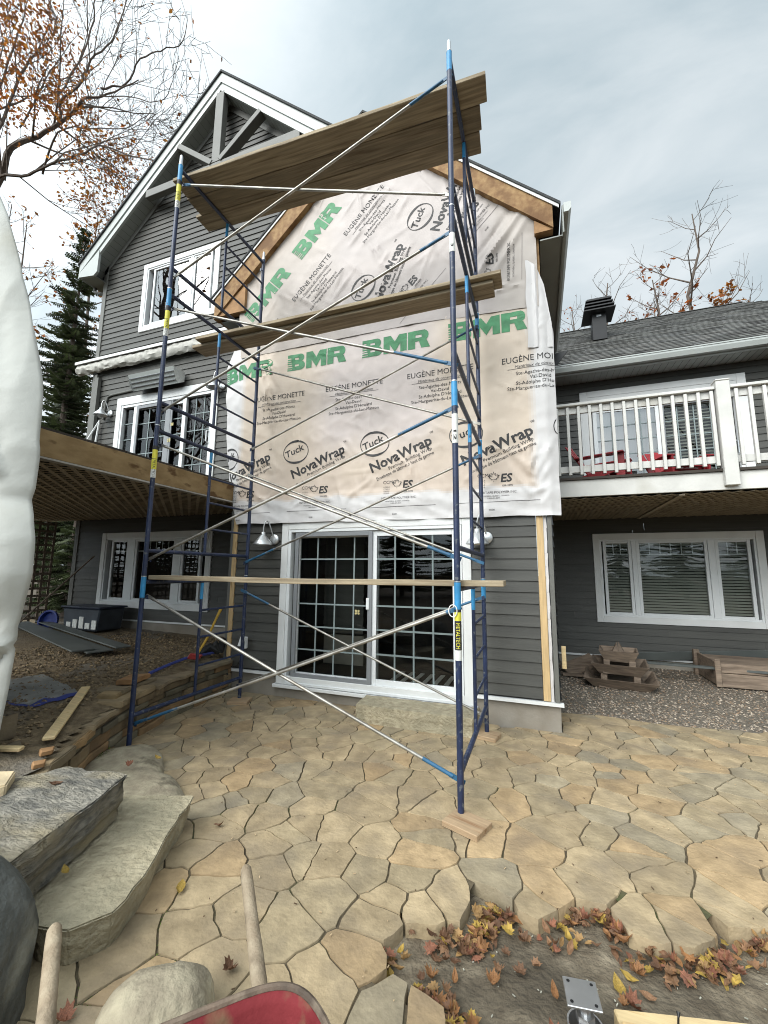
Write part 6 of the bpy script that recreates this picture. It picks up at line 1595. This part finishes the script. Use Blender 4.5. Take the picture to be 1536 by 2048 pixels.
for P, r0, r1 in LIM:
    pp = [sc_((*q, rt.uniform(-.3, .3))) for q in P]; fine = []
    for i in range(len(pp)-1):                 # smooth curve through the points
        p0, p1, p2, p3 = pp[max(0, i-1)], pp[i], pp[i+1], pp[min(len(pp)-1, i+2)]
        for q in range(4):
            t = q/4; fine.append(.5*((2*p1)+(p2-p0)*t+(2*p0-5*p1+4*p2-p3)*t*t+(3*p1-p0-3*p2+p3)*t**3)+Vector((rt.gauss(0, .02), rt.gauss(0, .02), rt.gauss(0, .02))))
    fine.append(pp[-1]); grow(b, lb, fine, r0*.8, min(r1*.8, .016), 3, rt, .74, .8, lp, .085, OR, .15)
tp = [sc_((*q, 0)) for q in [(-22.2, 7, 11.7), (-21.78, 7, 17.9), (-19.94, 7, 20.2)]]; b.tube([Vector((-20.2, 6.2, -.1))]+tp, [.34, .28, .22, .14], 12)
tl_ = [p for p in TIPS if lp(p) > .5]; rt.shuffle(tl_)
for k in range(170):                     # dense leaf clusters over the limbs near the trunk
    c = tl_[k % len(tl_)]
    for j in range(rt.randint(6, 26)):
        q = c+Vector((rt.gauss(0, .32), rt.gauss(0, .32), rt.gauss(0, .3))); u = Vector((rt.gauss(0, 1), rt.gauss(0, 1), rt.gauss(0, .6))).normalized(); w = u.cross(Vector((.3, .5, .8))).normalized(); s = rt.uniform(.055, .105); cc = rt.choice(OR); v = rt.uniform(.6, 1.4)
        lb.add([tuple(q-u*s), tuple(q+w*s*.55), tuple(q+u*s), tuple(q-w*s*.55)], [(0, 1, 2, 3)], 0, tuple(z_*v for z_ in cc))
b.build('trunk', mt['twig'], mp_, smooth=True, fixn=False); lb.build('crown', mt['treeleaf'], mp_, fixn=False)
def simple_tree(name, base, h, r, seed, label, leafp=0., lsize=.09, cols=OR, limbs=9, spread=.9, lean=(0, 0), lev=2, first=.35, fan=.5, group='trees round the house', tw=.7):
    t = thing(name, label, 'tree', base, group); rr = random.Random(seed); b = MB(); lb = MB(); B = Vector(base)
    trunk = [B+Vector((lean[0]*q*h+rr.gauss(0, .01)*h*(0 < q < 1), lean[1]*q*h, q*h)) for q in (0, .15, .3, .45, .6, .75, .88, 1.0)]
    b.tube(trunk, [r*(1-.9*q) for q in (0, .15, .3, .45, .6, .75, .88, 1.0)], 8, cap=False)
    for k in range(limbs):
        q = first+(1-first)*(k+.3)/limbs; f = q*7; i = min(6, int(f)); p = trunk[i].lerp(trunk[i+1], f-i); a = k*2.4+rr.uniform(-.5, .5); l = h*fan*(1.08-q)*rr.uniform(.7, 1.2)+.4
        d = Vector((math.cos(a)*.8, math.sin(a)*.8, .75)).normalized(); e = p+d*l; pts = [p, p.lerp(e, .35)+Vector((0, 0, -.04*l)), p.lerp(e, .7)+Vector((rr.gauss(0, .05)*l, rr.gauss(0, .05)*l, 0)), e+Vector((0, 0, .1*l))]
        grow(b, lb, pts, r*(1-.88*q)*.55, .008, lev, rr, spread, tw, leafp, lsize, cols, .25, 5)
    b.build('trunk', mt['twig'], t, smooth=True, fixn=False)
    if lb.v: lb.build('crown', mt['treeleaf'], t, fixn=False)
    return t
RMIN = .0085
RED = [(1.1, .62, .42), (.9, .5, .4), (1.25, .8, .5), (.7, .45, .4)]
simple_tree('bare_tree', (11.35, 20.5, 2), 18.2, .24, 5, 'tall bare tree with upright spreading limbs above the right roof', 0, limbs=11, spread=.8, first=.60, fan=.48, lev=2, tw=1.1, lean=(.03, 0))
simple_tree('bare_tree', (7.9, 21, 2), 15.6, .26, 6, 'thin bare tree just right of the black roof vent', 0, limbs=14, spread=.7, first=.5, fan=.42, lev=2, tw=.8)
simple_tree('maple_tree', (9.75, 20, 2), 14.6, .24, 7, 'rust leaved tree in the middle above the right roof', .42, .13, RED, limbs=14, spread=.7, first=.6, fan=.40, lev=2, tw=.7)
simple_tree('maple_tree', (6.3, 24, 2), 16.4, .2, 8, 'low reddish twiggy tree behind the gable edge left of the roof vent', .22, .10, RED, limbs=12, spread=.7, first=.6, fan=.34, lev=2, tw=.7)
simple_tree('maple_tree', (12.9, 21.0, 2), 13.5, .2, 9, 'small orange leaved tree peeking over the right end of the roof', .9, .15, OR, limbs=12, spread=.7, first=.75, fan=.22, lev=2, tw=.5)
simple_tree('bare_tree', (10.8, 24, 2), 15.6, .22, 10, 'hazy bare tree behind the rust leaved tree', .04, .1, RED, limbs=14, spread=.7, first=.55, fan=.40, lev=2, tw=.8)
simple_tree('bare_tree', (14.6, 23, 2), 14.2, .2, 20, 'slender bare tree at the right end of the roof', .0, limbs=9, spread=.9, first=.6, fan=.5, lev=2, tw=.8)
simple_tree('maple_tree', (-23.5, 10, 0), 21.5, .2, 11, 'thin orange leaved tree left of the spruce', .34, .12, OR, limbs=15, spread=.8, first=.35, fan=.30, lev=2)
simple_tree('maple_tree', (-21.4, 12.5, 0), 24.0, .2, 12, 'orange leaved tree showing round the tip of the spruce', .55, .13, OR, limbs=16, spread=.8, first=.35, fan=.26, lev=2)
simple_tree('bare_tree', (-19.4, 12.5, 0), 26.0, .16, 13, 'thin bare tree rising beside the eave of the tall gable', .03, .1, OR, limbs=14, spread=.8, first=.6, fan=.22, lev=2)
simple_tree('bare_tree', (-27.5, 11, 0), 25, .2, 14, 'bare twiggy tree far left behind the pale sheet', .08, .1, OR, limbs=18, spread=.8, first=.3, fan=.34, lev=2)
def spruce(base, h, rad, seed, label, group='trees round the house'):
    t = thing('spruce_tree', label, 'tree', base, group); rr = random.Random(seed); b = MB(); nb = MB(); B = Vector(base)
    b.tube([B, B+Vector((0, 0, h*.5)), B+Vector((0, 0, h))], [.20, .12, .012], 8)
    z = h*.10
    while z < h-.15:
        f = 1-z/h; L = rad*(f**.8)*(1.0)+.12; k = 5+int(4*f)
        for q in range(k):
            a = rr.uniform(0, 6.283); l = L*rr.uniform(.6, 1.15); d = Vector((math.cos(a), math.sin(a), 0)); p0 = B+Vector((0, 0, z+rr.uniform(-.12, .12)))
            dr = .10 if f < .25 else -.18; pts = [p0, p0+d*l*.5+Vector((0, 0, dr*l*.5)), p0+d*l+Vector((0, 0, dr*l*.7+.05*l))]
            b.tube(pts, [.018, .012, .005], 3, cap=False)
            m = max(4, int(l/.075)); side = Vector((-d.y, d.x, 0)); v = rr.uniform(.55, 1.5)
            for j in range(m):
                u = (j+.6)/m; p = pts[0].lerp(pts[1], u*2) if u < .5 else pts[1].lerp(pts[2], u*2-1)
                for s in (-1, 1):
                    tl = (.12+.36*(1-u)*min(1, l))*rr.uniform(.6, 1.15); e = p+(side*s*.85+d*.6).normalized()*tl+Vector((0, 0, -.28*tl+rr.uniform(-.03, .03))); w = .030
                    vv = v*rr.uniform(.7, 1.3); nb.add([tuple(p+Vector((0, 0, w))), tuple(p.lerp(e, .5)+d*w*1.2+Vector((0, 0, .01))), tuple(e), tuple(p.lerp(e, .5)-d*w*1.2-Vector((0, 0, w)))], [(0, 1, 2, 3)], 0, (vv, vv, vv))
                    for g_ in range(2):
                        c = p.lerp(e, rr.uniform(.3, .95)); q2 = c+Vector((rr.gauss(0, .05), rr.gauss(0, .05), rr.uniform(-.10, .05))); nb.add([tuple(c+d*.018), tuple(q2), tuple(c-d*.018)], [(0, 1, 2)], 0, (vv, vv*1.05, vv))
        z += .22*(.75+.5*rr.random())
    b.build('trunk', mt['twig'], t, smooth=True, fixn=False); nb.build('crown', mt['spruce'], t, fixn=False); return t
spruce((-16.5, 9.0, 0), 18.2, 2.8, 3, 'tall dark spruce between the pale sheet and the house corner')
spruce((-18.9, 10.5, 0), 14.5, 2.9, 4, 'shorter dark spruce half hidden behind the pale sheet')
for k, (x, y, h) in enumerate([(-12.5, 7.5, 5.2), (-15.0, 5.2, 4.6), (-10.2, 9.0, 4.4)]):
    spruce((x, y, -.1), h, 2.3, 60+k, ('young dense spruce in the gloom beyond the deck', 'young dense spruce behind the lattice screen', 'young dense spruce beside the house corner, low behind the deck')[k])
# the yard's far side, seen only in the window glass
RMIN = .012
for k, (x, y, h, lpv) in enumerate([(-11, -12, 22, .10), (-15.5, -7.5, 22, .1), (-19, -10, 25, .05), (15, -14, 21, .2), (20, -16, 23, .1)]):
    simple_tree('yard_tree', (x, y, -.1), h, .3, 40+k, 'half bare tree across the yard behind the viewer', lpv, .2, OR, limbs=15, spread=1.3, first=.2, fan=.42, lev=2, group='trees across the yard', tw=1.0)
sp0 = spruce((-37, -20, -.1), 7.0, 3.4, 90, 'dense spruce in the row across the yard behind the viewer', 'spruces across the yard')
for k in range(15): copy_thing(sp0, (-33+k*3.9, -23+1.2*math.sin(k*2.1), -.1), (0, 0, k*1.1), (1, 1, .85+.3*((k*7) % 5)/5))
